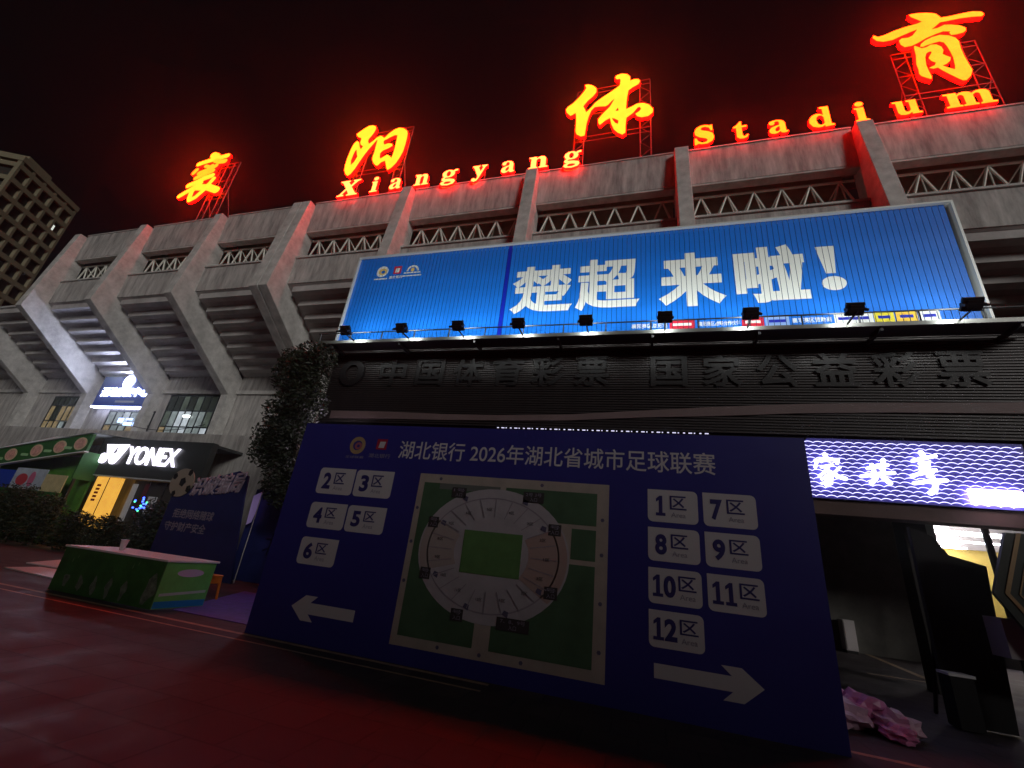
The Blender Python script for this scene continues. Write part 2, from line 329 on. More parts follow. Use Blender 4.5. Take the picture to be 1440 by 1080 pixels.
# ------------------------------------------------------------------ glowing rooftop lettering
M_face = mat('neon_yellow_face', (.5, .3, .05), .5, emit=(FACE_R, .92, .03), es=1, var=.10, scale=2)
M_face2 = mat('neon_orange_face', (.5, .25, .05), .5, emit=(FACE_R, .62, .014), es=1, var=.12, scale=2)
M_face3 = mat('neon_pale_face', (.5, .35, .08), .5, emit=(FACE_R * .8, 1.0, .20), es=1, var=.08, scale=2)
M_rim = mat('neon_red_rim', (.4, .01, .01), .5, emit=(RIM_R, .012, .008), es=1)
YL = 16.3
LET = {
 'yang': [[[-18.09,26.76],[-17.93,26.9],[-17.61,27.17],[-17.27,27.37],[-16.99,27.35],[-16.75,27.21],[-16.66,26.98],[-16.7,26.68],[-16.83,26.33],[-16.99,26.03],[-16.97,25.83],[-16.83,25.56],[-16.57,25.77],[-16.34,26.05],[-16.22,26.09],[-16.1,26.15],[-15.9,26.02],[-15.76,25.87],[-15.71,25.91],[-15.45,26.25],[-15.14,26.51],[-14.79,26.6],[-14.44,26.44],[-14.18,26.18],[-14.08,25.9],[-14.04,25.5],[-14.02,24.85],[-14.05,24.28],[-14.18,23.75],[-14.33,23.35],[-14.56,23.03],[-14.78,22.87],[-14.87,22.99],[-15.06,23.49],[-15.18,23.76],[-15.44,23.66],[-15.63,23.41],[-15.78,23.48],[-16.01,23.74],[-16.15,24.02],[-16.2,24.29],[-16.17,24.67],[-16.21,25.13],[-16.23,25.73],[-16.25,25.9],[-16.49,25.49],[-16.71,25.07],[-16.91,24.63],[-17.12,24.03],[-17.29,23.49],[-17.49,23.06],[-17.67,22.92],[-17.88,23.1],[-18.08,23.48],[-18.15,23.91],[-18.17,24.63],[-18.12,25.41],[-18.03,25.86],[-17.86,26.06],[-17.68,25.92],[-17.55,25.55],[-17.41,25.26],[-17.3,25.23],[-17.22,25.45],[-17.47,25.67],[-17.56,25.89],[-17.55,26.16],[-17.64,26.35],[-17.85,26.43],[-18.05,26.68]],[[-17.66,25.24],[-17.49,24.75],[-17.4,24.53],[-17.52,24.11],[-17.72,23.83],[-17.83,24.3],[-17.81,24.81],[-17.75,25.16]],[[-15.69,25.7],[-15.74,25.52],[-15.62,25.23],[-15.32,25.29],[-15.03,25.19],[-14.95,25.0],[-15.21,24.84],[-15.57,24.72],[-15.72,24.51],[-15.68,24.18],[-15.56,23.98],[-15.35,24.12],[-15.14,24.25],[-14.91,24.07],[-14.75,23.87],[-14.71,24.17],[-14.71,24.74],[-14.75,25.46],[-14.8,25.93],[-15.01,25.98],[-15.33,25.85],[-15.58,25.7]]],
 'ti': [[[-2.9,27.25],[-2.72,27.25],[-2.46,27.08],[-2.25,26.79],[-2.25,26.48],[-2.43,26.16],[-2.71,25.87],[-2.94,25.48],[-2.86,25.28],[-2.75,24.92],[-2.63,25.04],[-2.44,25.31],[-2.26,25.59],[-1.93,25.87],[-1.5,26.19],[-1.12,26.5],[-0.95,26.67],[-0.92,27.16],[-0.98,27.25],[-1.11,27.23],[-1.22,27.4],[-1.14,27.57],[-0.84,27.63],[-0.57,27.49],[-0.41,27.24],[-0.4,26.88],[-0.21,26.95],[0.03,26.9],[0.12,26.73],[0.03,26.49],[-0.26,26.32],[-0.5,26.12],[-0.56,25.64],[-0.6,25.0],[-0.61,24.61],[-0.34,24.72],[-0.02,24.9],[0.3,24.86],[0.57,24.65],[0.77,24.29],[0.74,24.02],[0.52,23.81],[0.2,23.8],[-0.02,23.93],[-0.11,24.14],[0.07,24.26],[0.18,24.44],[0.12,24.63],[-0.02,24.6],[-0.25,24.24],[-0.59,23.95],[-0.62,23.48],[-0.62,22.84],[-0.78,22.73],[-1.01,22.93],[-1.2,23.21],[-1.35,23.66],[-1.43,24.16],[-1.68,24.02],[-1.96,23.75],[-2.05,23.93],[-2.07,24.18],[-1.84,24.55],[-1.47,25.02],[-1.2,25.67],[-1.39,25.5],[-1.57,25.23],[-1.71,25.16],[-2.05,25.23],[-2.29,25.24],[-2.48,25.0],[-2.61,24.53],[-2.7,23.99],[-2.76,23.11],[-2.95,23.09],[-3.18,23.3],[-3.26,23.57],[-3.26,24.34],[-3.32,25.04],[-3.61,24.87],[-3.85,25.21],[-3.9,25.44],[-3.8,25.64],[-3.51,25.86],[-3.18,26.3],[-2.95,26.68],[-2.81,26.99]],[[-1.19,24.62],[-1.02,24.9],[-0.99,24.59]],[[-1.35,24.14],[-1.17,24.03],[-0.98,23.84],[-1.01,23.57],[-1.16,23.68],[-1.28,23.92]]],
 'yu': [[[12.5,27.8],[12.74,27.81],[13.15,27.7],[13.46,27.51],[13.57,27.24],[13.59,27.14],[13.88,27.12],[14.35,27.15],[14.76,27.15],[15.05,27.02],[15.11,26.82],[15.0,26.71],[14.68,26.8],[14.24,26.85],[13.82,26.84],[13.49,26.84],[13.27,26.62],[13.06,26.43],[13.32,26.45],[13.6,26.58],[13.83,26.51],[14.12,26.34],[14.28,26.11],[14.26,25.95],[14.13,25.83],[13.88,25.79],[13.7,25.81],[13.67,25.96],[13.73,26.07],[13.47,26.17],[13.16,26.07],[12.79,25.92],[12.45,25.7],[12.17,25.56],[11.91,25.56],[11.8,25.77],[11.79,26.07],[11.9,26.18],[12.15,26.15],[12.34,26.25],[12.62,26.66],[12.32,26.55],[11.94,26.4],[11.56,26.22],[11.2,26.21],[10.96,26.36],[10.85,26.62],[10.9,26.78],[11.05,26.61],[11.28,26.64],[11.71,26.82],[12.18,26.95],[12.67,27.03],[12.88,27.12],[12.74,27.35],[12.56,27.6]],[[12.47,25.39],[12.52,25.55],[12.71,25.74],[12.99,25.88],[13.29,25.94],[13.59,25.79],[13.79,25.55],[13.85,25.29],[13.81,24.78],[13.81,24.23],[13.84,23.68],[13.87,23.29],[13.75,22.96],[13.54,22.73],[13.43,22.75],[13.29,22.95],[13.08,23.28],[12.91,23.56],[12.78,23.81],[12.63,23.78],[12.49,23.87],[12.71,23.97],[12.79,24.14],[12.66,24.3],[12.6,24.51],[12.68,24.69],[12.77,24.82],[12.79,24.93],[12.7,24.96],[12.58,24.88],[12.48,24.6],[12.41,24.07],[12.42,23.6],[12.45,23.28],[12.41,23.13],[12.28,23.26],[12.12,23.43],[12.07,23.59],[12.1,23.85],[12.1,24.25],[12.2,24.85],[12.23,25.33],[12.26,25.5],[12.35,25.41],[12.48,25.24],[12.65,25.26],[12.85,25.38],[13.04,25.33],[13.18,25.12],[13.2,24.87],[13.12,24.62],[13.22,24.46],[13.34,24.31],[13.29,24.13],[13.11,23.95],[12.94,23.88],[13.13,23.66],[13.33,23.48],[13.39,23.75],[13.44,24.27],[13.43,24.67],[13.4,25.08],[13.34,25.39],[13.2,25.52],[12.95,25.48],[12.69,25.41],[12.55,25.35]]],
 'xiang': [[[[-31.01,27.52],[-30.63,27.34],[-30.32,26.96]],3.7],[[[-32.13,26.78],[-31.35,26.93],[-30.48,27.03],[-29.88,27.11],[-29.45,27.16]],2.59],[[[-30.45,26.82],[-29.9,26.61],[-29.44,26.58]],2.59],[[[-32.16,25.86],[-32.0,26.14]],2.41],[[[-31.21,26.39],[-30.75,26.23],[-30.53,26.33]],1.85],[[[-31.53,25.71],[-30.96,25.87],[-30.39,26.03],[-30.11,26.24]],2.41],[[[-31.61,25.23],[-30.88,25.46],[-30.18,25.72]],2.41],[[[-31.97,24.53],[-31.3,24.74],[-30.66,25.02],[-29.98,25.19]],2.78],[[[-32.33,23.56],[-31.67,23.96],[-31.18,24.27],[-30.77,24.58]],2.59],[[[-29.64,24.8],[-29.83,24.36],[-30.16,24.0],[-30.6,24.01]],2.31],[[[-31.08,24.31],[-31.24,23.77],[-31.17,23.25],[-31.03,22.97]],2.59],[[[-31.01,22.94],[-30.55,23.15],[-30.21,23.59],[-29.9,23.98]],2.41],[[[-30.87,24.15],[-30.17,24.03],[-29.63,23.94],[-28.75,23.54]],3.52]],
 'home': [[[[4.36,4.84],[4.39,4.73]],14],[[[4.14,4.67],[4.39,4.71],[4.65,4.72],[4.59,4.63]],11],[[[4.18,4.68],[4.12,4.51]],10],[[[4.25,4.52],[4.48,4.58]],10],[[[4.42,4.57],[4.27,4.38],[4.17,4.29]],9],[[[4.35,4.47],[4.42,4.34],[4.38,4.13],[4.29,4.09]],13],[[[4.39,4.37],[4.21,4.22]],8],[[[4.41,4.28],[4.2,4.11]],8],[[[4.62,4.53],[4.47,4.37]],9],[[[4.45,4.37],[4.56,4.3],[4.69,4.26]],14]],
 'share': [[[[5.29,4.63],[5.31,4.44]],12],[[[5.53,4.75],[5.47,4.45]],14],[[[5.19,4.54],[5.59,4.64]],12],[[[5.03,4.34],[5.38,4.42],[5.68,4.46]],12],[[[5.31,4.32],[5.2,4.19]],14],[[[5.46,4.33],[5.56,4.22]],16]],
 'enjoy': [[[[6.3,4.97],[6.34,4.86]],16],[[[6.11,4.77],[6.55,4.9]],12],[[[6.23,4.7],[6.42,4.75],[6.36,4.62],[6.22,4.59]],13],[[[6.02,4.4],[6.2,4.49],[6.48,4.57]],12],[[[6.44,4.55],[6.32,4.42]],12],[[[6.02,4.24],[6.36,4.32],[6.63,4.34]],12],[[[6.37,4.42],[6.42,4.26],[6.36,4.08],[6.28,4.04]],16]],
}
def frame_for(t, x0, x1, z0, z1):
    f = MB().tube((x0, 16.75, 20.75), (x0, 16.75, z1), .026, 6).go('support_frame', M_rframe, t)
    for x in (x0 + .55, x1 - .55, x1):
        MB().tube((x, 16.75, 20.75), (x, 16.75, z1), .026, 6).go('post', M_rframe, f)
    for z in (z0, z0 + .35, (z0 + z1) / 2, z1 - .35, z1):
        MB().tube((x0, 16.72, z), (x1, 16.72, z), .022, 6).go('crossbar', M_rframe, f)
    for xa, xb in ((x0, x0 + .55), (x1 - .55, x1)):
        k = 0; z = 20.9
        while z < z1 - .5:
            MB().tube((xa if k % 2 else xb, 16.75, z), (xb if k % 2 else xa, 16.75, z + .55), .014, 5).go('lacing', M_rframe, f); z += .55; k += 1
    for x in (x0, x1):
        MB().tube((x, 16.75, z0 + .8), (x, 18.2, 20.75), .022, 6).go('back_stay', M_rframe, f)
def channel(t, loops, y, face, grow=.012, depth=.10):
    m1 = stand_up(curve_mesh(loops, .04, 0), y); link('face', m1, face, t)
    m2 = stand_up(curve_mesh(loops, depth, grow, False), y + depth - .03); link('rim', m2, M_rim, t)
for key, ch, face, y_ in (('yang', '阳 above the word Xiangyang', M_face, 0), ('ti', '体 between the two roof words', M_face, 0)):
    L = LET[key]; xs = [p[0] for p in L[0]]; zs = [p[1] for p in L[0]]
    t = thing('roof_character', ((min(xs) + max(xs)) / 2, 17.3, 20.75), 'glowing brush-written roof character %s' % ch, 'neon letter', 'large glowing characters on the roof')
    channel(t, L, YL, face); frame_for(t, min(xs) + .5, max(xs) - .1, min(zs) + .5, max(zs) - .2)
L = LET['yu']; t = thing('roof_character', (13.5, 17.3, 20.75), 'glowing orange brush-written roof character 育 above the word Stadium', 'neon letter', 'large glowing characters on the roof')
channel(t, [L[0]], YL, M_face2); channel(t, [L[1]], YL, M_face2); frame_for(t, 11.6, 14.8, 22.55, 25.8)
t = thing('roof_character', (-31.8, 17.3, 20.75), 'glowing densely stroked roof character 襄 nearest the apartment tower', 'neon letter', 'large glowing characters on the roof')
for i, (pts, w) in enumerate(LET['xiang']):
    lp = stroke_loop(pts, w * .082)
    link('face', stand_up(curve_mesh([lp], .03), YL - i * .006), M_face2 if 2 <= i <= 6 else M_face, t)
    link('rim', stand_up(curve_mesh([stroke_loop(pts, w * .082 + .01)], .09, 0, False), YL + .075 - i * .006), M_rim, t)
frame_for(t, -30.3, -28.5, 23.3, 26.8)
GL = {
 'X': (150, [[(2,150),(72,150),(72,140),(60,138),(84,98),(108,136),(96,140),(96,150),(150,150),(150,140),(132,136),(92,84),(134,14),(148,10),(148,0),(70,0),(70,10),(84,12),(62,58),(34,16),(50,10),(50,0),(0,0),(0,10),(16,14),(54,72),(16,136),(2,140)]]),
 'i': (62, [[(4,100),(46,100),(46,12),(60,8),(60,0),(0,0),(0,8),(14,12),(14,88),(4,92)], ellipse(30, 128, 19, 17, 14)]),
 'n': (115, [[(0,100),(44,100),(44,84),(58,97),(74,101),(92,96),(101,80),(101,12),(115,8),(115,0),(62,0),(62,8),(71,12),(71,72),(66,82),(56,84),(47,76),(44,68),(44,12),(54,8),(54,0),(0,0),(0,8),(13,12),(13,88),(0,92)]]),
 'u': (116, [[(0,100),(44,100),(44,32),(48,20),(58,17),(68,24),(72,34),(72,88),(60,92),(60,100),(102,100),(102,12),(116,8),(116,0),(74,0),(74,14),(60,2),(44,-2),(24,2),(15,18),(14,88),(0,92)]]),
 'm': (164, [[(0,100),(44,100),(44,84),(56,97),(70,101),(86,96),(94,84),(108,97),(124,101),(142,95),(150,80),(150,12),(164,8),(164,0),(112,0),(112,8),(120,12),(120,72),(116,82),(107,84),(99,76),(96,68),(96,12),(105,8),(105,0),(57,0),(57,8),(66,12),(66,72),(61,82),(53,84),(46,76),(44,68),(44,12),(53,8),(53,0),(0,0),(0,8),(13,12),(13,88),(0,92)]]),
 'a': (102, [[(6,84),(6,78),(14,68),(28,68),(36,78),(34,90),(46,94),(58,90),(60,78),(60,62),(36,56),(14,46),(4,30),(4,14),(14,2),(30,-2),(46,2),(60,14),(66,2),(80,-2),(96,2),(102,8),(100,14),(92,10),(90,16),(90,72),(82,90),(66,99),(46,102),(24,98),(10,92)], [(60,54),(60,26),(50,14),(40,12),(34,22),(36,36),(44,46)]]),
 'g': (102, [[(45,102),(62,98),(70,90),(84,100),(100,102),(102,88),(88,86),(80,80),(85,66),(80,48),(66,36),(45,33),(32,35),(24,30),(26,22),(60,18),(88,8),(94,-10),(84,-30),(50,-40),(14,-34),(2,-20),(8,-6),(24,0),(8,10),(6,24),(16,36),(20,40),(10,50),(5,66),(10,84),(26,98)], ellipse(45, 67, 14, 25, 14), [(34,-4),(22,-14),(30,-26),(52,-28),(70,-20),(68,-8),(52,-4)]]),
 'y': (106, [[(0,100),(54,100),(54,92),(44,88),(62,44),(78,86),(66,92),(66,100),(106,100),(106,92),(94,86),(56,-10),(44,-34),(24,-42),(6,-34),(4,-20),(14,-10),(28,-14),(34,-24),(42,-14),(46,2),(10,86),(0,92)]]),
 'S': (112, [[(104,146),(104,102),(94,102),(86,126),(66,138),(46,136),(38,124),(44,112),(80,96),(104,76),(110,46),(98,16),(70,-1),(40,0),(22,6),(8,-2),(2,-2),(2,50),(12,50),(22,24),(44,10),(66,14),(74,28),(66,42),(30,58),(8,78),(4,108),(16,136),(44,152),(72,150),(92,142),(98,148)]]),
 't': (78, [[(38,135),(46,135),(46,100),(74,100),(74,88),(46,88),(46,28),(52,14),(62,14),(70,26),(78,24),(70,6),(52,-2),(30,0),(16,14),(16,88),(0,88),(0,96),(18,108),(32,126)]]),
 'd': (118, [[(60,150),(104,150),(104,14),(118,10),(118,2),(74,-2),(74,12),(60,0),(40,-2),(16,10),(2,38),(4,68),(20,92),(42,102),(60,98),(74,84),(74,136),(60,142)], [(74,70),(66,86),(52,88),(40,76),(36,50),(42,22),(54,12),(66,16),(74,28)]]),
}
WORDS = (('Xiangyang', M_face3, [(-17.97, -16.51), (-15.64, -15.10), (-14.32, -13.52), (-12.63, -11.70), (-10.91, -9.91), (-9.00, -8.13), (-7.28, -6.49), (-5.69, -4.63), (-3.80, -2.85)]),
         ('Stadium', M_face2, [(2.66, 3.57), (4.41, 5.03), (5.88, 6.68), (7.53, 8.50), (9.30, 9.83), (10.75, 11.71), (12.55, 14.23)]))
NTH = {0: 'first', 1: 'second', 2: 'third'}
for word, face, spans in WORDS:
    seen = {}
    for ch, (x0, x1) in zip(word, spans):
        k = seen.get(ch, 0); seen[ch] = k + 1
        rep = word.count(ch) > 1
        lab = 'glowing serif roof letter %s, %sin the word %s' % (ch, (NTH[k] + ' one ') if rep else '', word)
        t = thing('roof_letter', ((x0 + x1) / 2, 16.4, 21.1), lab, 'neon letter', 'glowing serif letters along the roof edge')
        wd, lp = GL[ch]; sx = (x1 - x0) / wd; sz = .00836
        channel(t, [[(x0 + px * sx, 21.19 + pz * sz) for px, pz in l] for l in lp], YL, face, .006, .07)
        for x in (x0 + .2, x1 - .2): MB().tube((x, 16.55, 21.09), (x, 16.55, 21.8), .022, 5).go('stand_post', M_rframe, t)
        MB().tube((x0 + .1, 16.5, 21.5), (x1 - .1, 16.5, 21.5), .02, 5).go('crossbar', M_rframe, t)

# ------------------------------------------------------------------ lottery hall in front of the stands
M_lou = mat('dark_bronze_louvre', (.032, .026, .026), .5, .15, var=.15, scale=2)
M_lou2 = mat('louvre_backing', (.015, .013, .014), .8)
lh = thing('lottery_hall', (-.8, 16, 0), 'dark two-storey lottery hall clad in horizontal louvres under the billboard', 'building')
box('upper_storey', (-10.8, 9.6), (12.12, 16.3), (4.9, 8.16), M_lou2, lh)
n = 36; slat = None
for i in range(n):
    z = 5.36 + i * (8.14 - 5.36) / n
    if slat is None:
        slat = MB().prism_x([(12.02, 0), (12.115, .035), (12.115, .065), (12.02, .045)], -10.8, 9.6).mesh('louvre_slat'); slat.materials.append(M_lou)
    link('louvre_slat', slat, None, lh, (0, 0, z))
box('roof_edge', (-10.9, 9.7), (11.95, 16.3), (8.162, 8.24), M_lou2, lh)
box('header_beam', (-10.8, 9.6), (12.1, 12.6), (3.45, 3.78), mat('brown_header', (.10, .055, .045), .7, var=.2, scale=3), lh)
box('sign_backing', (-10.8, 9.6), (12.16, 12.6), (3.782, 4.898), M_lou2, lh)
M_grey = mat('grey_shop_wall', (.16, .155, .14), .85, var=.25, scale=2, bump=.2)
box('ground_wall', (-10.8, 10.2), (19.6, 19.8), (0, 4.7), M_grey, lh)
box('end_wall', (-10.8, -10.5), (12.62, 19.598), (0, 4.7), M_grey, lh)
box('front_column', (6.15, 6.6), (13.0, 13.45), (0, 4.7), mat('brown_black_column', (.012, .009, .008), .7), lh)
box('ceiling', (-10.8, 16), (12.62, 19.8), (4.702, 4.88), M_grey, lh)
M_yel = mat('yellow_shop_wall', (.62, .46, .10), .7, var=.12, scale=2); M_pal = mat('pale_shop_wall', (.5, .47, .45), .7)
box('shop_rear_wall', (10.0, 17), (24.0, 24.2), (0, 4.15), M_yel, lh)
box('shop_rear_band', (10.0, 17), (23.95, 24.2), (4.152, 5.2), M_pal, lh)
box('shop_partition', (10.0, 10.2), (19.802, 23.94), (0, 5.2), M_pal, lh)
box('shop_side_wall', (14.6, 14.8), (13, 23.94), (0, 4.7), M_pal, lh)
box('shop_ceiling', (10.0, 17), (19.802, 23.94), (5.2, 5.3), M_pal, lh)
for k, (y, z, h_, x0, x1) in enumerate(((21.8, 4.45, .13, 10.6, 14.2), (22.8, 4.30, .05, 11.6, 14.3), (23.6, 4.12, .05, 11.2, 13.2), (20.4, 4.46, .05, 10.4, 11.0))):
    box('tube_lamp', (x0, x1), (y - .1, y + .1), (z, z + h_), mat('shop_tube', (.8, .8, .8), .4, emit=(.95, .92, 1), es=SHOP_E), lh)
for y in (14.5, 17.3): box('ceiling_beam', (6.7, 14.59), (y - .12, y + .12), (4.38, 4.698), mat('pale_beam', (.30, .26, .2), .7), lh)
MB().tube((10.1, 17.0, 4.7), (10.15, 17.0, 0), .09, 8).go('slim_post', M_dark, lh)
box('shop_counter', (10.8, 13.5), (22.0, 22.6), (0, 1.1), M_dark, lh)
# dark lettering over the louvres
M_char = mat('unlit_black_lettering', (.007, .006, .007), .6)
for ch, x in zip('中国体育彩票', (-8.16, -6.74, -5.35, -4.0, -2.7, -1.35)):
    text('unlit_lettering', ch, (x - .52, x + .52), (6.68, 7.66), 11.96, M_char, lh, offset=.022, extrude=.0)
for ch, x in zip('国家公益彩票', (.85, 2.25, 3.6, 4.95, 6.25, 7.6)):
    text('unlit_lettering', ch, (x - .5, x + .5), (6.66, 7.62), 11.96, M_char, lh, offset=.022, extrude=.0)
me = stand_up(curve_mesh([ellipse(-9.8, 7.17, .5, .5), ellipse(-9.8, 7.17, .26, .3)], .04), 11.96); link('unlit_emblem', me, M_char, lh)
# pale ribbon painted along the front
M_rib = mat('pale_pink_ribbon', (.15, .10, .10), .6, var=.15, scale=1)
top = [(-10.25, 5.74), (-8, 5.74), (-6, 5.70), (-4.1, 5.70), (-2, 5.76), (.1, 5.92), (2, 6.06), (4, 6.17), (6, 6.23), (8.5, 6.27), (9.55, 6.27)]
bot = [(9.55, 6.0), (8.5, 6.0), (6, 5.98), (4, 5.92), (2, 5.80), (.1, 5.72), (-2, 5.58), (-4.1, 5.53), (-6, 5.50), (-8, 5.50), (-10.25, 5.47)]
link('painted_ribbon', stand_up(curve_mesh([top + bot], .01), 11.99), M_rib, lh)

# ------------------------------------------------------------------ glowing shop sign with scalloped light strips
M_ledback = mat('violet_sign_board', (.10, .09, .55), .5)
M_strip = mat('blue_white_light_strip', (.6, .6, .8), .4, emit=(.66, .64, 1), es=STRIP_E)
M_ledch = mat('white_lit_character', (.8, .8, .8), .4, emit=(.95, .93, 1), es=2.6)
M_ledpan = mat('pinkish_white_lightbox', (.8, .7, .8), .4, emit=(1, .80, .98), es=9)
ls = thing('scallop_light_sign', (2, 12, 3.8), 'violet shop sign covered in scalloped light strips with white brush characters', 'sign')
box('backing', (-10.2, 8.25), (12.0, 12.1), (3.80, 5.27), M_ledback, ls)
def scallops(x0, x1, off):
    m = MB(); p = .215; x = x0 - off
    while x < x1:
        pts = [(x + p * k / 6, .038 * math.sin(math.pi * k / 6) ** .7) for k in range(7)]
        for (ax, az), (bx, bz) in zip(pts, pts[1:]):
            if ax < x0 or bx > x1: continue
            m.quad((ax, 11.965, az), (bx, 11.965, bz), (bx, 11.965, bz + .013), (ax, 11.965, az + .013))
        x += p
    return m.mesh('light_strip', fix=False)
rows = [scallops(-4.1, 8.2, 0), scallops(-4.1, 8.2, .1075)]
for r in rows: r.materials.append(M_strip)
for i in range(14): link('light_strip', rows[i % 2], None, ls, (0, 0, 3.83 + i * .1005))
for key, lab in (('home', '家'), ('share', '共'), ('enjoy', '享')):
    L = LET[key]; par = None
    for i, (pts, w) in enumerate(L):
        me = stand_up(curve_mesh([stroke_loop(pts, w / 4 * .0135)], .012), 11.90 - i * .004)
        if par is None: par = link('brush_character', me, M_ledch, ls)
        else: link('stroke', me, M_ledch, par)
eb = MB()
for k in range(44): eb.box((-4.1 + k * .135, -4.1 + k * .135 + (.05, .09, .03)[k % 3]), (11.93, 11.96), (5.278, 5.298))
eb.go('edge_light_strip', mat('dim_edge_bulbs', (.5, .5, .6), .4, emit=(.75, .72, 1), es=1.0), ls)
box('lightbox_panel', (-9.9, -8.7), (11.88, 11.955), (3.87, 4.9), M_ledpan, ls)  # added lightbox, unseen behind the seating board, to light the ground and table side
box('lightbox_panel', (7.0, 7.9), (11.88, 11.955), (3.87, 4.19), M_ledpan, ls)

# ------------------------------------------------------------------ billboard of turning slats
M_blue = mat('billboard_blue_print', (.009, .165, .70), .35, var=.05, scale=1.5)
M_blue2 = mat('billboard_deep_blue', (.006, .02, .42), .35)
M_print = mat('billboard_white_print', (.80, .83, .80), .45)
bb = thing('billboard', (-1.2, 12.2, 8.3), 'wide floodlit blue billboard of upright slats reading 楚超 来啦!', 'billboard')
X0, X1, Z0, Z1, P = -10.85, 8.45, 8.42, 12.28, .15
box('back_panel', (X0, X1), (12.16, 12.4), (Z0, Z1), M_dark, bb)
NS = int((X1 - X0) / P); G = .006
sl = MB().prism_y([(0, 0), (0, 0), (0, 0)], 0, 1)
sl = MB(); sl.v = [(G, 12.0, Z0), (P - G, 12.0, Z0), (P / 2, 12.13, Z0), (G, 12.0, Z1), (P - G, 12.0, Z1), (P / 2, 12.13, Z1)]
sl.f = [(0, 1, 4, 3), (1, 2, 5, 4), (2, 0, 3, 5), (0, 2, 1), (3, 4, 5)]
sA = sl.mesh('slat'); sA.materials.append(M_blue); sB = sl.mesh('slat'); sB.materials.append(M_blue2)
for i in range(NS): link('slat', sB if i == 42 else sA, None, bb, (X0 + i * P, 0, 0))
def print_on(name, me, y, m, parent=None):                     # lettering cut at every joint between slats
    b = bmesh.new(); b.from_mesh(me); xs = [v.co.x for v in b.verts]; lo, hi = min(xs), max(xs)
    i0 = int((lo - X0) / P); i1 = int((hi - X0) / P) + 1
    for i in range(i0, i1 + 1):
        for s in (-1, 1):
            bmesh.ops.bisect_plane(b, geom=b.verts[:] + b.edges[:] + b.faces[:], plane_co=(X0 + i * P + s * (G + .001), 0, 0), plane_no=(1, 0, 0))
    dead = [f for f in b.faces if min((f.calc_center_median().x - X0) % P, P - (f.calc_center_median().x - X0) % P) < G + .0005]
    bmesh.ops.delete(b, geom=dead, context='FACES'); b.to_mesh(me); b.free()
    for v in me.vertices: v.co.y += y
    return link(name, me, m, parent or bb)
def fit(body, x, z, offset=0):
    me = text_mesh(body, offset); xs = [v.co.x for v in me.vertices]; ys = [v.co.y for v in me.vertices]
    sx = (x[1] - x[0]) / (max(xs) - min(xs)); sz = (z[1] - z[0]) / (max(ys) - min(ys))
    return stand_up(me, 0, x[0] - min(xs) * sx, z[0] - min(ys) * sz, sx, sz)
for ch, x, z in (('楚', (-4.22, -2.08), (9.32, 11.24)), ('超', (-1.98, .05), (9.32, 11.33)), ('来', (.62, 2.55), (9.3, 11.3)), ('啦', (2.82, 4.72), (9.3, 11.33))):
    print_on('printed_lettering', fit(ch, x, z, .03 if ch in '楚超' else .045), 11.995, M_print)
print_on('printed_lettering', stand_up(curve_mesh([[(5.02, 11.14), (5.5, 11.14), (5.42, 10.18), (5.18, 10.18)], ellipse(5.33, 9.84, .30, .24)]), 0), 11.995, M_print)
M_gold = mat('logo_gold', (.75, .55, .18), .5); M_red = mat('logo_red', (.62, .02, .05), .5); M_yelp = mat('sponsor_yellow', (.8, .68, .04), .5)
e1 = print_on('printed_emblem', stand_up(curve_mesh([ellipse(-9.7, 11.58, .26, .26), ellipse(-9.7, 11.58, .15, .14)]), 0), 11.995, M_print)
print_on('gold_swirl', stand_up(curve_mesh([ellipse(-9.68, 11.57, .19, .15), ellipse(-9.66, 11.55, .09, .07)]), 0), 11.991, M_gold, e1)
print_on('caption', stand_up(curve_mesh([[(-10.0, 11.20), (-9.42, 11.20), (-9.42, 11.26), (-10.0, 11.26)]]), 0), 11.995, M_print, e1)
e2 = print_on('printed_emblem', stand_up(curve_mesh([[(-9.2, 11.42), (-8.86, 11.42), (-8.86, 11.78), (-9.2, 11.78)]]), 0), 11.995, M_red)
print_on('white_seal', stand_up(curve_mesh([[(-9.12, 11.48), (-8.95, 11.48), (-8.93, 11.68), (-9.10, 11.68)]]), 0), 11.991, M_print, e2)
print_on('caption', fit('湖北银行', (-9.34, -8.74), (11.2, 11.34), .02), 11.995, M_print, e2)
e3 = print_on('printed_emblem', stand_up(curve_mesh([[(-8.36 + r * math.cos(a), 11.5 + r * math.sin(a)) for r, s in ((.27, 1), (.19, -1)) for a in [rad(k * 20) for k in (range(0, 10) if s > 0 else range(9, -1, -1))]]]), 0), 11.995, M_print)
print_on('emblem_core', stand_up(curve_mesh([ellipse(-8.36, 11.56, .09, .09)]), 0), 11.995, M_gold, e3)
for z, w_ in ((11.40, .36), (11.26, .42)): print_on('caption', stand_up(curve_mesh([[(-8.36 - w_, z), (-8.36 + w_, z), (-8.36 + w_, z + .05), (-8.36 - w_, z + .05)]]), 0), 11.995, M_print, e3)
for body, x in (('襄阳赛区总冠名', (-.19, .86)), ('襄阳赛区战略合作伙伴', (1.72, 2.84)), ('襄阳赛区赞助商', (4.15, 5.1))):
    print_on('printed_lettering', fit(body, x, (8.59, 8.75), .012), 11.995, M_print)
def strip(nm, x, z, m): return print_on(nm, stand_up(curve_mesh([[(x[0], z[0]), (x[1], z[0]), (x[1], z[1]), (x[0], z[1])]]), 0), 11.995, m)
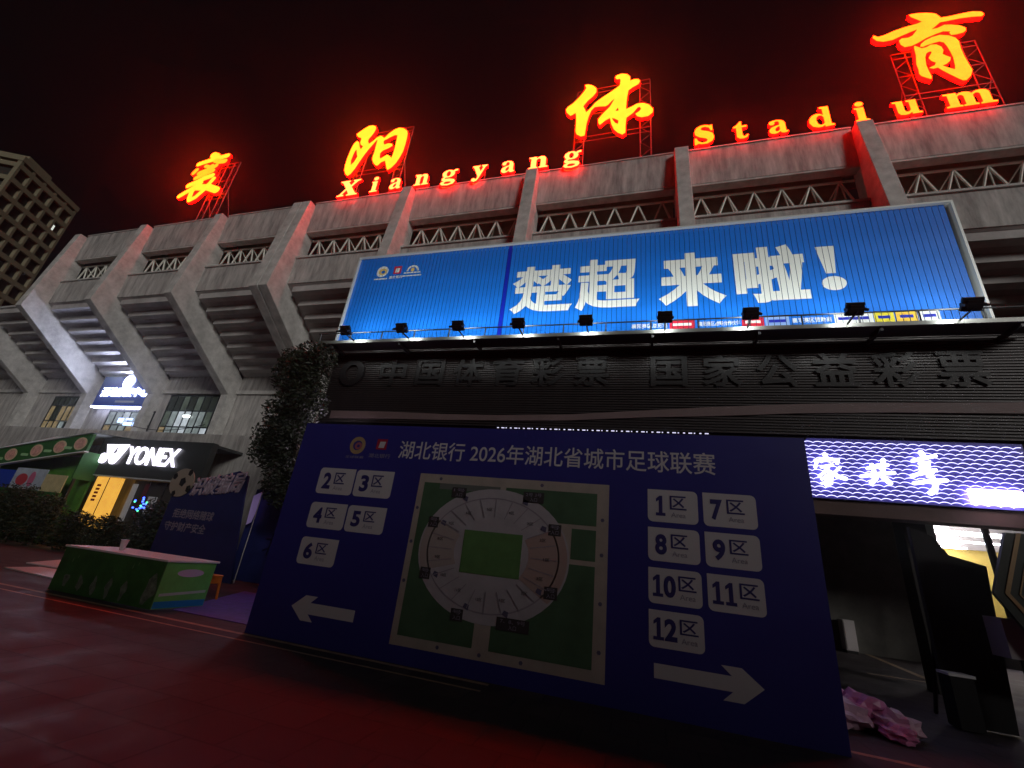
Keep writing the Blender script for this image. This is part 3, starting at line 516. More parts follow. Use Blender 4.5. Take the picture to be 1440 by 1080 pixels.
for nm, x, m in (('sponsor_block', (.92, 1.62), M_red), ('sponsor_block', (2.88, 3.45), M_red), ('sponsor_block', (3.48, 4.08), mat('sponsor_pale_blue', (.25, .4, .75), .5)), ('sponsor_block', (5.16, 6.05), M_print), ('sponsor_block', (6.07, 6.52), M_yelp), ('sponsor_block', (6.55, 7.02), mat('sponsor_ochre', (.8, .5, .05), .5)), ('sponsor_block', (7.04, 7.5), M_print)):
    s_ = strip(nm, x, (8.53, 8.82), m)
    print_on('print_bar', stand_up(curve_mesh([[(x[0] + .09, 8.63), (x[1] - .09, 8.63), (x[1] - .09, 8.72), (x[0] + .09, 8.72)]]), 0), 11.991, M_print if m is M_red else M_blue2, s_)
M_edge = mat('billboard_edge_trim', (.62, .64, .62), .4, .3)
box('edge_trim', (X0 - .06, X1 + .06), (11.9, 12.4), (Z1 + .002, Z1 + .06), M_edge, bb); box('edge_trim', (X0 - .06, X1 + .06), (11.9, 12.4), (Z0 - .08, Z0 - .002), M_edge, bb)
box('edge_trim', (X0 - .06, X0 - .002), (11.9, 12.4), (Z0, Z1), M_edge, bb); box('edge_trim', (X1 + .002, X1 + .06), (11.9, 12.4), (Z0, Z1), M_edge, bb)
for i in range(7): x = -10.2 + i * 3; MB().tube((x, 12.4, 12.0), (x, 14.6, 8.24), .05, 6).go('back_stay', M_steelr, bb)

# ------------------------------------------------------------------ maintenance catwalk and floodlights
cw = thing('catwalk', (-1, 11.4, 8.2), 'narrow dark maintenance catwalk with pipe railing below the billboard', 'catwalk')
box('deck', (-11.0, 9.0), (11.25, 11.86), (7.99, 8.04), mat('grating_deck', (.05, .05, .05), .5, .6), cw)
box('deck_edge', (-11.0, 9.0), (11.19, 11.248), (7.96, 8.07), mat('deck_edge_steel', (.16, .16, .15), .4, .5), cw)
MB().tube((-11, 11.2, 8.36), (9.1, 11.2, 8.36), .022, 6).go('rail', M_dark, cw)
for i in range(17): x = -10.9 + i * 1.25; MB().tube((x, 11.2, 8.08), (x, 11.2, 8.36), .02, 6).go('rail_post', M_dark, cw)
for i in range(8): x = -10.4 + i * 2.7; MB().box((x - .03, x + .03), (11.25, 12.0), (7.86, 7.988)).go('bracket', M_dark, cw)
M_lens = mat('floodlight_lens', (.8, .8, .8), .3, emit=(.94, 1, .97), es=FLOOD_E)
def floodlight(i, x, z):
    hy, hz = 10.7, z
    t = thing('floodlight', (x, 10.95, 8.0), FLLAB[i], 'floodlight', 'floodlights along the catwalk')
    yaw = (.0, -.05, .03, -.02, .0, .02, -.04, .22, .38)[i]
    tgt = Vector((math.sin(yaw) * .3, 1, .78)).normalized(); u = Vector((1, 0, 0)) - tgt * tgt.x; u.normalize(); v = tgt.cross(u) * -1
    if v.z < 0: v = -v
    C = Vector((x, hy, hz)); rot = Matrix((u, v, tgt)).transposed()
    def local(mb):
        mb.v = [tuple(C + rot @ Vector(p)) for p in mb.v]; return mb
    local(MB().box((-.19, .19), (-.16, .16), (-.05, .05))).go('housing', M_dark, t, bev=.012)
    f = local(MB().box((-.12, .12), (-.10, .10), (-.12, -.052))).go('cooling_block', M_dark, t)
    MB().quad(*[tuple(C + rot @ Vector(p)) for p in ((-.165, -.135, .054), (.165, -.135, .054), (.165, .135, .054), (-.165, .135, .054))]).go('lens', M_lens, t, fix=False)
    lm = local(MB().box((-.215, -.195), (-.03, .03), (-.2, .02)).box((.195, .215), (-.03, .03), (-.2, .02)).box((-.215, .215), (-.03, .03), (-.22, -.2))).go('yoke', M_dark, t)
    MB().tube(C + rot @ Vector((0, 0, -.21)), (x + .02, 11.22, 8.05), .024, 6).go('arm', M_dark, t)
FLLAB = ['floodlight at the leafy tree end of the catwalk', 'second floodlight from the leafy tree along the catwalk', 'third floodlight from the leafy tree along the catwalk', 'floodlight just past the deep blue slat of the billboard', 'floodlight at the middle of the first pair of white characters', 'floodlight under the start of the second pair of white characters', 'floodlight above the second red sponsor block', 'slightly turned floodlight over the white sponsor block', 'turned floodlight at the bare blue end of the billboard']
for i, x in enumerate((-9.0, -6.97, -5.1, -3.25, -1.35, .67, 2.65, 4.8, 6.95)): floodlight(i, x * 1.054, 8.17)

# ------------------------------------------------------------------ seating wayfinding board
M_bblue = mat('board_blue_print', (.035, .035, .26), .42, var=.06, scale=.8)
M_bwhite = mat('board_white_print', (.62, .60, .64), .5)
M_bnavy = mat('board_navy_print', (.035, .03, .18), .5)
M_bgrey = mat('board_grey_print', (.30, .28, .38), .5)
wb = thing('wayfinding_board', (-2.05, 7, 0), 'huge dark blue freestanding seating board with stadium plan and area numbers', 'sign board')
box('panel', (-6.46, 2.33), (6.98, 7.10), (.0, 3.75), M_bblue, wb)
for x in (-5.6, -2.05, 1.5):
    MB().tube((x, 7.12, 3.2), (x, 8.6, .02), .03, 6).go('rear_strut', M_steelr, wb); MB().tube((x, 7.13, 0.03), (x, 8.6, .03), .03, 6).go('rear_foot', M_steelr, wb)
box('edge_cap', (-6.5, 2.37), (7.0, 7.12), (3.752, 3.762), M_dark, wb)
Y1, Y2, Y3, Y4, Y5 = 6.976, 6.972, 6.968, 6.964, 6.960
text('title', '湖北银行 2026年湖北省城市足球联赛', (-4.24, 1.12), (3.13, 3.47), Y1, M_bwhite, wb, offset=.008)
lg = link('emblem', stand_up(curve_mesh([ellipse(-5.15, 3.34, .17, .17), ellipse(-5.15, 3.34, .10, .095)]), Y1), mat('board_gold', (.42, .30, .16), .5), wb)
link('emblem_arc', stand_up(curve_mesh([ellipse(-5.13, 3.33, .08, .07), ellipse(-5.13, 3.33, .03, .03)]), Y1), mat('board_rose', (.40, .12, .16), .5), lg)
text('emblem_caption', '足球联赛', (-5.36, -4.96), (3.09, 3.14), Y1, M_bgrey, lg)
lg = sheet('bank_emblem', [(-4.74, 3.28), (-4.52, 3.28), (-4.52, 3.48), (-4.74, 3.48)], Y1, mat('board_red', (.38, .02, .05), .5), wb)
sheet('white_seal', [(-4.69, 3.31), (-4.57, 3.31), (-4.55, 3.43), (-4.67, 3.43)], Y2, M_bwhite, lg); text('bank_caption', '湖北银行', (-4.86, -4.4), (3.12, 3.2), Y1, M_bgrey, lg)
TILES = [('2', -5.82, -5.04, 2.40, 2.88), ('3', -5.01, -4.23, 2.40, 2.88), ('4', -5.82, -5.04, 1.79, 2.24), ('5', -5.01, -4.23, 1.79, 2.24), ('6', -5.82, -5.04, 1.18, 1.63),
         ('1', .14, .84, 2.40, 2.87), ('7', .91, 1.61, 2.40, 2.87), ('8', .14, .84, 1.86, 2.32), ('9', .91, 1.61, 1.86, 2.32), ('10', .14, .84, 1.31, 1.77), ('11', .91, 1.61, 1.31, 1.77), ('12', .14, .84, .78, 1.23)]
for num, x0, x1, z0, z1 in TILES:
    t = link('area_tile', stand_up(curve_mesh([rounded(x0, x1, z0, z1, .07, (0,) if x0 < -3 else (1,))], .0), Y1), M_bwhite, wb)
    t['label'] = 'white rounded tile for area %s' % num
    w_ = x1 - x0; k = .14 if len(num) == 1 else .06; e = .40 if len(num) == 1 else .52
    for q, dg_ in enumerate(num):
        xa = x0 + (k + q * .23) * w_
        if dg_ == '1':
            u_ = .23 * w_ * 1.05; hh = z1 - z0 - .18
            link('numeral', stand_up(curve_mesh([[(xa + p_[0] * u_, z0 + .09 + p_[1] * hh) for p_ in ((.1, 0), (.9, 0), (.9, .15), (.66, .15), (.66, 1), (.42, 1), (.12, .84), (.12, .68), (.36, .78), (.36, .15), (.1, .15))]]), Y2), M_bnavy, t); continue
        text('numeral', dg_, (xa + (.05 if dg_ == '1' else 0), xa + .23 * w_), (z0 + .09, z1 - .09), Y2, M_bnavy, t, offset=.04, keep=dg_ == '1')
    text('area_glyph', '区', (x0 + (e + .05) * w_, x0 + (e + .05) * w_ + .23), (z0 + .19, z1 - .08), Y2, M_bnavy, t, offset=.012)
    text('area_caption', 'Area', (x0 + (e + .07) * w_, x0 + (e + .07) * w_ + .20), (z0 + .08, z0 + .15), Y2, M_bgrey, t)
def arrow(x0, x1, zc):
    s = 1 if x1 > x0 else -1; L_ = abs(x1 - x0)
    pr_ = [(0, -.085), (L_ - .36, -.085), (L_ - .48, -.19), (L_ - .24, -.19), (L_, 0), (L_ - .24, .19), (L_ - .48, .19), (L_ - .36, .085), (0, .085)]
    pr_ = [(x0 + s * a, zc + b) for a, b in pr_]
    return link('arrow', stand_up(curve_mesh([pr_]), Y1), M_bwhite, wb)
arrow(-4.42, -5.66, .52); arrow(.2, 1.5, .51)
# stadium plan
M_cream = mat('plan_cream', (.46, .40, .36), .6, var=.12, scale=3); M_pg = mat('plan_green', (.075, .15, .085), .6, var=.2, scale=2); M_lil = mat('plan_lilac', (.48, .45, .50), .6, var=.10, scale=3)
M_ros = mat('plan_rose', (.46, .33, .31), .6); M_pitch = mat('plan_pitch', (.12, .26, .09), .6, var=.15, scale=4); M_plate = mat('plan_black_plate', (.05, .045, .05), .6)
mp = sheet('stadium_plan', [(-3.71, .24), (-.43, .24), (-.43, 2.89), (-3.71, 2.89)], Y1, M_cream, wb)
for q in ([(-3.6, .38), (-2.36, .38), (-2.36, 1.2), (-3.6, 1.2)], [(-2.1, .38), (-.61, .38), (-.61, 1.68), (-2.1, 1.68)], [(-.98, 1.75), (-.61, 1.75), (-.61, 2.19), (-.98, 2.19)], [(-2.1, 2.25), (-.61, 2.25), (-.61, 2.74), (-2.1, 2.74)], [(-3.6, 1.2), (-2.5, 1.2), (-2.5, 2.74), (-3.6, 2.74)]):
    sheet('lawn', q, Y2, M_pg, mp)
for q in ([(-3.3, 2.64), (-2.2, 2.64), (-2.2, 2.74), (-3.3, 2.74)],): sheet('grey_hedge', q, Y2 - .001, mat('plan_grey_green', (.16, .18, .17), .6), mp)
ov = link('stand_ring', stand_up(curve_mesh([ellipse(-2.24, 1.7, 1.25, 1.0, 48)]), Y3), M_lil, mp)
link('inner_ring', stand_up(curve_mesh([ellipse(-2.24, 1.7, 1.1, .86, 48), ellipse(-2.24, 1.7, 1.08, .84, 48)]), Y4), mat('plan_seat_line', (.33, .29, .35), .6), mp)
for a0, a1, m_ in ((-38, 30, M_ros), (150, 205, mat('plan_sand', (.45, .38, .37), .6))):
    pr_ = [(-2.24 + r * math.cos(rad(a)), 1.7 + r * .8 * math.sin(rad(a))) for r, rng in ((1.22, range(a0, a1 + 1, 4)), (.62, range(a1, a0 - 1, -4))) for a in rng]
    link('tinted_stand', stand_up(curve_mesh([pr_]), Y4), m_, mp)
for a in range(0, 360, 15):
    if 20 < a % 90 < 70 or True:
        c_, s_ = math.cos(rad(a)), math.sin(rad(a)); q = Vector((-s_, c_ * .8)).normalized() * .006
        sheet('block_line', [(-2.24 + .66 * c_ - q.x, 1.7 + .55 * s_ - q.y), (-2.24 + 1.08 * c_ - q.x, 1.7 + .84 * s_ - q.y), (-2.24 + 1.08 * c_ + q.x, 1.7 + .84 * s_ + q.y), (-2.24 + .66 * c_ + q.x, 1.7 + .55 * s_ + q.y)], Y5 - .004, mat('plan_seat_line', (.33, .29, .35), .6), mp)
sheet('pitch', [(-2.72, 1.38), (-1.74, 1.38), (-1.74, 2.02), (-2.72, 2.02)], Y5, M_pitch, mp)
for x, z, w_ in ((-2.92, 2.6, .26), (-1.62, 2.61, .34), (-3.3, 2.09, .18), (-1.24, 2.14, .2), (-3.3, 1.3, .18), (-1.24, 1.25, .2), (-2.66, .78, .2), (-1.77, .76, .5)):
    pl = sheet('gate_plate', [(x - w_ / 2, z - .085), (x + w_ / 2, z - .085), (x + w_ / 2, z + .085), (x - w_ / 2, z + .085)], Y5, M_plate, mp)
    text('gate_text', '入口', (x - .06, x + .06), (z - .065, z - .005), Y5 - .004, M_bgrey, pl); 
    text('gate_text', {.5: '7、8、9号', .34: '2号 3号', .26: '1号'}.get(w_, '号'), (x - w_ * .38, x + w_ * .38), (z + .012, z + .068), Y5 - .004, M_bgrey, pl)
    s_ = .13 if x < -2.3 else -.13; dz = -.09 if z > 1.6 else .13
    if abs(z - 1.7) < .6: s_, dz = s_ * 1.4, 0
    MB().quad((x + s_ - .05, Y5, z + dz - .01), (x + s_ + .04, Y5, z + dz - .05), (x + s_ + .05, Y5, z + dz + .03), (x + s_ - .02, Y5, z + dz + .05)).go('gate_icon', mat('plan_slate', (.12, .11, .2), .6), mp, fix=False)
for i, a in enumerate(range(0, 360, 24)):
    r = .86; x, z = -2.24 + r * math.cos(rad(a)) * 1.05, 1.7 + r * .78 * math.sin(rad(a))
    text('block_number', '%d区' % (i % 12 + 1), (x - .05, x + .05), (z - .02, z + .025), Y5 - .008, M_plate, mp)
for x, z in ((-3.655, 2.3), (-3.655, 1.75), (-3.655, 1.15), (-.52, 2.35), (-.52, 1.85), (-.52, 1.2), (-.52, .6), (-2.9, .31), (-1.6, .31), (-2.23, .31), (-1.5, 2.815), (-3.3, 2.815)):
    MB().quad(*[(x + .03 * math.cos(rad(60 * k)), Y2, z + .03 * math.sin(rad(60 * k))) for k in range(6)]).go('street_dot', mat('plan_slate', (.12, .11, .2), .6), mp, fix=False)

# ------------------------------------------------------------------ stall table and things round it
M_gcl = mat('green_printed_cloth', (.045, .15, .035), .7, var=.35, scale=3); M_gcl2 = mat('green_cloth_painted_lit', (.18, .55, .12), .7, var=.15, scale=3)  # the side's lighter green paints in the light falling on that cloth
tb = thing('stall_table', (-10.4, 7.6, 0), 'long stall table with a dark green printed front and white top', 'table')
box('table_top', (-11.9, -8.88), (7.1, 8.3), (.86, .90), M_white, tb, bev=.005)
box('front_panel', (-11.86, -8.92), (7.12, 7.14), (.02, .858), M_gcl, tb)
sp_ = box('side_panel', (-8.94, -8.92), (7.142, 8.26), (.02, .858), M_gcl2, tb); sp_['label'] = 'green printed side panel with painted-in brightness and blue hem'
sp2 = box('side_panel', (-11.86, -11.84), (7.142, 8.26), (.02, .858), M_gcl, tb)
# side print: blue hem, pale ellipse and band
MB().quad((-8.916, 7.15, .03), (-8.916, 8.25, .03), (-8.916, 8.25, .15), (-8.916, 7.15, .15)).go('blue_hem', mat('hem_blue', (.02, .25, .55), .7), sp_, fix=False)
MB().quad((-8.916, 7.2, .24), (-8.916, 8.2, .28), (-8.916, 8.2, .33), (-8.916, 7.2, .29)).go('pale_band', mat('band_pale', (.5, .6, .5), .7), sp_, fix=False)
MB().quad(*[(-8.914, 7.72 + .30 * math.cos(t), .66 + .075 * math.sin(t)) for t in [k * math.pi / 9 for k in range(18)]]).go('oval_badge', mat('badge_lilac', (.7, .55, .75), .7), sp_, fix=False)
for k in range(6):
    cx, s_ = -11.45 + k * .42 + (.25 if k == 5 else 0), .11 if k < 5 else .2
    pr_ = [(cx + s_ * (1 + .35 * math.sin(3 * a + k * 1.7)) * math.cos(a) * .7, (.24 if k < 5 else .36) + s_ * 1.4 * (1 + .3 * math.cos(2 * a + k)) * math.sin(a)) for a in [2 * math.pi * q / 14 for q in range(14)]]
    link('front_print', stand_up(curve_mesh([pr_]), 7.115), mat('dim_grey_print', (.17, .21, .16), .7, var=.6, scale=9), tb)
for x, z, s_ in ((-11.5, .62, .05), (-11.38, .70, .035), (-9.75, .68, .05), (-9.62, .75, .04), (-10.2, .55, .03)):
    MB().quad((x, 7.117, z - s_), (x + s_ * .5, 7.117, z), (x + s_ * .2, 7.117, z + s_ * 1.6), (x - s_ * .3, 7.117, z)).go('leaf_print', mat('leaf_print_green', (.14, .26, .10), .7), tb, fix=False)
cup = thing('paper_cup', (-10.95, 7.6, .9), 'small pale disposable cup standing on the stall table', 'cup')
MB().tube((-10.95, 7.6, .9), (-10.95, 7.6, 1.1), .045, 12, .07).go('cup_wall', mat('pale_cup', (.7, .66, .68), .4), cup); MB().tube((-10.95, 7.6, 1.102), (-10.95, 7.6, 1.12), .076, 12).go('rim', mat('pale_cup', (.7, .66, .68), .4), cup)
so = thing('plastic_stool', (-9.8, 9.0, 0), 'orange plastic stool standing behind the stall table', 'stool'); M_or = mat('orange_plastic', (.85, .22, .02), .4)
box('seat', (-10.0, -9.6), (8.8, 9.2), (.5, .54), M_or, so, bev=.01)
for sx in (-1, 1):
    for sy in (-1, 1):
        MB().tube((-9.8 + sx * .16, 9 + sy * .16, .5), (-9.8 + sx * .2, 9 + sy * .2, 0), .035, 6, .025).go('leg', M_or, so)
    MB().box((-9.8 + sx * .18 - .012, -9.8 + sx * .18 + .012), (8.84, 9.16), (.36, .498)).go('apron', M_or, so); MB().box((-9.96, -9.64), (9 + sx * .18 - .012, 9 + sx * .18 + .012), (.36, .498)).go('apron', M_or, so)
for nm, pts, lab in (('foam_board', [(-15.85, 8.35), (-13.4, 8.15), (-12.9, 9.55), (-16.0, 9.2)], 'larger white foam board lying on the paving beside the stall table'), ('foam_board', [(-17.1, 9.45), (-13.8, 9.75), (-14.2, 10.9), (-18.2, 10.9)], 'smaller white foam board lying further behind the stall table')):
    m = MB(); k = len(pts); m.v = [(x, y, .005) for x, y in pts] + [(x, y, .03) for x, y in pts]; m.f = [tuple(range(k)), tuple(range(2 * k - 1, k - 1, -1))] + [(i, (i + 1) % k, k + (i + 1) % k, k + i) for i in range(k)]
    tag(m.go(nm, M_white), lab, 'board', 'white boards on the ground')
mt = MB(); mt.v = [(-8.8, 7.5, .006), (-6.9, 7.5, .006), (-6.9, 11, .006), (-10.6, 11, .006), (-8.8, 7.5, .014), (-6.9, 7.5, .014), (-6.9, 11, .014), (-10.6, 11, .014)]; mt.f = [(0, 1, 2, 3), (7, 6, 5, 4), (0, 1, 5, 4), (1, 2, 6, 5), (2, 3, 7, 6), (3, 0, 4, 7)]
tag(mt.go('violet_light_patch', mat('painted_violet_light', (.16, .09, .42), .5, var=.35, scale=5)), 'violet sign light on the paving, painted as a purple sheet between table and blue board', 'light patch')  # violet light on the paving, painted as a thin purple sheet

# ------------------------------------------------------------------ racket shop
M_fas = mat('shop_fascia_black', (.035, .04, .038), .35, var=.2, scale=2)
rs = thing('racket_shop', (-22.5, 15.2, 0), 'low black-fronted racket shop with bright white lettering on its fascia', 'shop')
box('fascia', (-25.75, -18.6), (14.9, 15.2), (3.25, 5.06), M_fas, rs)
M_yon = mat('lit_brand_lettering', (.8, .8, .8), .4, emit=(.86, .82, 1), es=YON_E)
text('lettering', 'YONEX', (-23.62, -20.3), (3.83, 4.70), 14.84, M_yon, rs, offset=.022, shear=.0, extrude=.02)
l1 = link('brand_mark', stand_up(curve_mesh([[(-25.2, 4.72), (-24.48, 4.74), (-24.56, 4.48), (-24.80, 4.06), (-24.94, 4.27)]], .03), 14.84), M_yon, rs)
link('mark_disc', stand_up(curve_mesh([ellipse(-25.1, 4.04, .27, .25)], .03), 14.835), M_yon, l1)
link('mark_bar', stand_up(curve_mesh([[(-24.40, 4.74), (-23.72, 4.77), (-23.80, 4.54), (-24.08, 4.0), (-24.38, 4.24), (-24.3, 4.4)]], .03), 14.84), M_yon, l1)
link('mark_disc', stand_up(curve_mesh([ellipse(-24.36, 4.04, .27, .26)], .03), 14.83), M_yon, l1)
box('roof', (-25.7, -18.6), (15.2, 16.58), (4.9, 5.02), M_fas, rs)
box('front_trim', (-25.75, -18.6), (14.86, 15.2), (3.19, 3.246), M_edge, rs)
M_glass = mat('shop_glass', (.05, .06, .06), .08, spec=.8)
for k in range(5): x = -23.0 + k * 1.05; f = box('glass_front', (x, x + 1.0), (15.3, 15.32), (.1, 3.18), mat('shop_dark_interior', (.05, .045, .04), .25), rs); MB().box((x + 1.001, x + 1.049), (15.26, 15.34), (0, 3.18)).go('mullion', M_dark, f)
M_amb = mat('amber_lightbox', (.7, .4, .08), .5, emit=(1, .50, .07), es=.75, var=.15, scale=1.5)
lb = thing('amber_lightbox', (-24.3, 15.05, 0), 'pair of tall amber light panels beside the racket shop door', 'lightbox')
for x0, x1 in ((-25.1, -24.32), (-24.22, -23.42)):
    p_ = box('light_panel', (x0, x1), (14.98, 15.12), (.9, 3.17), M_amb, lb); MB().box((x0 - .03, x0 - .002), (14.96, 15.14), (.0, 3.17)).go('side_rail', M_dark, p_)
for k in range(5): z = 2.72 - k * .17; MB().box((-24.85, -24.6), (14.965, 14.978), (z, z + .10)).go('red_mark', mat('amber_red_print', (.4, .05, .02), .6), lb)
M_rk = mat('pale_goods', (.45, .43, .45), .6, emit=(.8, .8, .85), es=.06)
for k, (x, w_, z0, z1) in enumerate(((-22.9, .30, 1.3, 3.0), (-22.1, .22, 1.5, 3.05), (-21.6, .5, 1.7, 2.5))):
    o = box('window_poster', (x, x + w_), (15.2, 15.25), (z0, z1), (M_rk, mat('maroon_goods', (.12, .02, .03), .6), M_rk)[k], rs)
# ------------------------------------------------------------------ snack kiosk
M_kg = mat('kiosk_green', (.03, .13, .03), .55, var=.15, scale=2); M_kg2 = mat('kiosk_leaf_green', (.09, .26, .04), .6, var=.25, scale=3)
ki = thing('snack_kiosk', (-28.5, 14.5, 0), 'green snack kiosk with sloping fascia of round pink dishes', 'kiosk')
def on(x): return 3.17 + (x + 31.34) / 6.3 * 1.01          # lower edge of the sloping fascia
MB().prism_y([(-32.5, on(-32.5)), (-25.05, on(-25.05)), (-25.05, on(-25.05) + .84), (-32.5, on(-32.5) + .80)], 14.0, 14.12).go('fascia', M_kg, ki)
MB().prism_y([(-32.5, on(-32.5) - .05), (-25.05, on(-25.05) - .05), (-25.05, on(-25.05) - .004), (-32.5, on(-32.5) - .004)], 13.94, 14.14).go('fascia_trim', M_white, ki)
m = MB(); m.quad((-32.5, 13.95, on(-32.5) + .82), (-25.05, 13.95, on(-25.05) + .86), (-25.3, 16.5, 5.3), (-32.5, 16.5, 5.3)); m.quad((-32.5, 13.95, on(-32.5) + .86), (-25.05, 13.95, on(-25.05) + .90), (-25.3, 16.5, 5.36), (-32.5, 16.5, 5.36))
m.go('roof', mat('pale_roof_sheet', (.62, .66, .66), .5, var=.1, scale=2), ki)
M_dish = mat('dish_pink', (.70, .36, .30), .6, var=.35, scale=5); M_dr = mat('dish_rim_cream', (.75, .55, .36), .6); M_capg = mat('caption_green', (.35, .62, .30), .6)
for x in (-25.62, -26.95, -28.5, -30.25, -32.1):
    z = on(x) + .42
    d_ = link('dish_picture', stand_up(curve_mesh([ellipse(x, z, .42, .31)], .006), 13.988), M_dr, ki)
    link('food', stand_up(curve_mesh([ellipse(x, z, .34, .25)], .004), 13.974), M_dish, d_)
    if x > -32: link('caption', stand_up(curve_mesh([rounded(x - 1.0, x - .46, z - .30, z - .17, .05)], .004), 13.985), M_capg, d_)
box('rear_wall', (-32.5, -25.4), (14.9, 15.0), (0, 4.0), M_kg2, ki)
box('side_wall', (-25.4, -25.3), (14.13, 15.0), (2.9, 4.2), M_kg, ki)
box('corner_post', (-25.38, -25.3), (14.2, 14.3), (0, 2.9), M_dark, ki)
ct = box('poster_counter', (-32.4, -25.75), (14.1, 14.3), (0, 2.2), M_kg, ki)
pst = box('menu_poster', (-29.6, -27.3), (14.2, 14.24), (2.2, 3.2), mat('poster_pale_blue', (.45, .52, .62), .6, var=.2, scale=3), ki)
link('fruit_print', stand_up(curve_mesh([ellipse(-28.9, 2.65, .42, .28)], .003), 14.194), mat('poster_red', (.55, .06, .08), .6), pst); link('fruit_print', stand_up(curve_mesh([ellipse(-28.2, 2.7, .22, .36)], .003), 14.194), mat('poster_pink', (.6, .15, .28), .6), pst)
box('menu_poster', (-27.28, -25.8), (14.2, 14.24), (2.2, 3.0), mat('poster_cream', (.62, .52, .28), .6, var=.15, scale=3), ki)
box('blue_banner', (-32.4, -29.65), (14.2, 14.24), (2.2, 3.05), mat('banner_blue', (.02, .06, .45), .5), ki)

# ------------------------------------------------------------------ anti-fraud stand
M_af = mat('fraud_board_navy', (.02, .025, .11), .5, var=.2, scale=1.5); M_aft = mat('fraud_board_text', (.24, .21, .26), .6)
af = thing('anti_fraud_stand', (-14, 12, 0), 'dark navy cut-out stand with a football and slanted white slogan', 'sign board')
link('panel', stand_up(curve_mesh([[(-15.95, 0), (-12.15, 0), (-12.5, 1.5), (-12.72, 2.5), (-12.85, 3.3), (-13.3, 3.45), (-14.2, 3.2), (-15.0, 2.85), (-15.3, 2.6), (-15.95, 2.45)]], .03), 12), M_af, af)
bl = link('football', stand_up(curve_mesh([ellipse(-15.66, 2.9, .54, .5)], .02), 11.94), mat('football_cream', (.30, .25, .20), .6), af)
for cx, cz, r in ((-15.62, 2.92, .15), (-16.05, 3.1, .11), (-15.4, 3.26, .11), (-15.25, 2.7, .12), (-15.85, 2.5, .10)):
    link('black_patch', stand_up(curve_mesh([ellipse(cx, cz, r, r * 1.15, 5)], .003), 11.915), M_black, bl)
hd = text('slogan_heading', '识破骗局', (-15.12, -12.9), (2.45, 3.12), 11.95, mat('slogan_lilac', (.34, .27, .34), .6), af, offset=.03, shear=.25, extrude=.01)
for v in hd.data.vertices: v.co.z += (v.co.x + 15.1) * .11
for v in hd.data.vertices: v.co.z = 2.45 + (v.co.z - 2.45) * (1 + (v.co.x + 15.1) * .06)
text('slogan_line', '拒绝网络赌球', (-15.55, -13.72), (1.72, 2.03), 11.96, M_aft, af, offset=.015); text('slogan_line', '守护财产安全', (-15.72, -13.88), (1.29, 1.6), 11.96, M_aft, af, offset=.015)
MB().tube((-14, 12.06, 2.2), (-14, 13.0, .02), .03, 6).go('rear_strut', M_steelr, af)
pn = thing('blue_hoarding', (-10.8, 12.6, 0), 'plain blue hoarding panel between cut-out stand and seating board', 'panel')
box('panel', (-12.9, -9.2), (12.55, 12.62), (.05, 2.95), mat('hoarding_blue', (.03, .04, .19), .35, var=.3, scale=1), pn); 
for x in (-12.8, -9.3): box('post', (x - .04, x + .04), (12.622, 12.7), (0, 3.0), M_steelr, pn)
text('faint_mark', '北', (-11.9, -11.2), (.9, 1.6), 12.54, mat('faint_dark_print', (.012, .014, .06), .5), pn, shear=.1)
lt = thing('lilac_pennant', (-12.5, 12.35, 0), 'narrow lilac pennant with a painted-in glow hanging on a thin pole beside the cut-out stand', 'pennant')
MB().tube((-12.42, 12.35, 0), (-12.42, 12.35, 2.95), .018, 6).go('pole', M_steelr, lt)
link('cloth', stand_up(curve_mesh([[(-12.75, 2.7), (-12.45, 2.85), (-12.44, 2.2), (-12.5, 1.85), (-12.68, 1.75)]], .006), 12.35), mat('pennant_lilac_glow', (.55, .42, .70), .6, emit=(.5, .35, .9), es=.10), lt)  # faint lilac glow put into the cloth's colour

# ------------------------------------------------------------------ planting
def leaf_mesh(name, blobs, n, size, flat=.35):
    m = MB(); tot = sum(b[1][0] * b[1][1] * b[1][2] for b in blobs)
    for (c_, r) in blobs:
        for _ in range(int(n * r[0] * r[1] * r[2] / tot)):
            d = Vector((random.gauss(0, 1), random.gauss(0, 1), random.gauss(0, 1))).normalized() * (random.random() ** .45)
            p = Vector((c_[0] + d.x * r[0], c_[1] + d.y * r[1], c_[2] + d.z * r[2])); s_ = size * random.uniform(.6, 1.4)
            u = Vector((random.uniform(-1, 1), random.uniform(-1, 1), random.uniform(-.6, .6))).normalized(); w_ = u.orthogonal().normalized(); w_.rotate(Matrix.Rotation(random.uniform(0, 6.28), 3, u))
            m.quad(p - u * s_, p + w_ * s_ * flat, p + u * s_, p - w_ * s_ * flat)
    return m.mesh(name, fix=False)
M_leaf = mat('dark_leaves', (.016, .023, .010), .55, var=.4, scale=2); M_bark = mat('bark', (.07, .05, .035), .9, var=.3, scale=8, bump=.5); M_leaf2 = mat('hedge_leaves', (.022, .034, .013), .55, var=.4, scale=2)
tr = thing('street_tree', (-9.9, 11.0, 0), 'dark leafy tree growing against the end of the lottery hall', 'tree')
tk = MB(); P0 = [(-9.9, 11.0, 0, .16), (-9.95, 11.0, 1.6, .13), (-10.1, 11.05, 3.2, .11), (-10.5, 11.0, 4.8, .085), (-10.9, 11.0, 6.6, .04)]
for a, b in zip(P0, P0[1:]): tk.tube(a[:3], b[:3], a[3], 8, b[3])
tk.go('trunk', M_bark, tr)
for a, b in (((-10.05, 11.02, 2.8), (-11.6, 11.2, 4.4)), ((-10.2, 11.02, 3.8), (-9.7, 10.8, 5.2)), ((-10.5, 11, 4.8), (-11.6, 11.2, 6.3)), ((-10.6, 11, 5.4), (-10.2, 11.1, 7.0)), ((-10.0, 11, 2.4), (-10.9, 10.7, 3.9))):
    MB().tube(a, b, .05, 6, .02).go('limb', M_bark, tr)
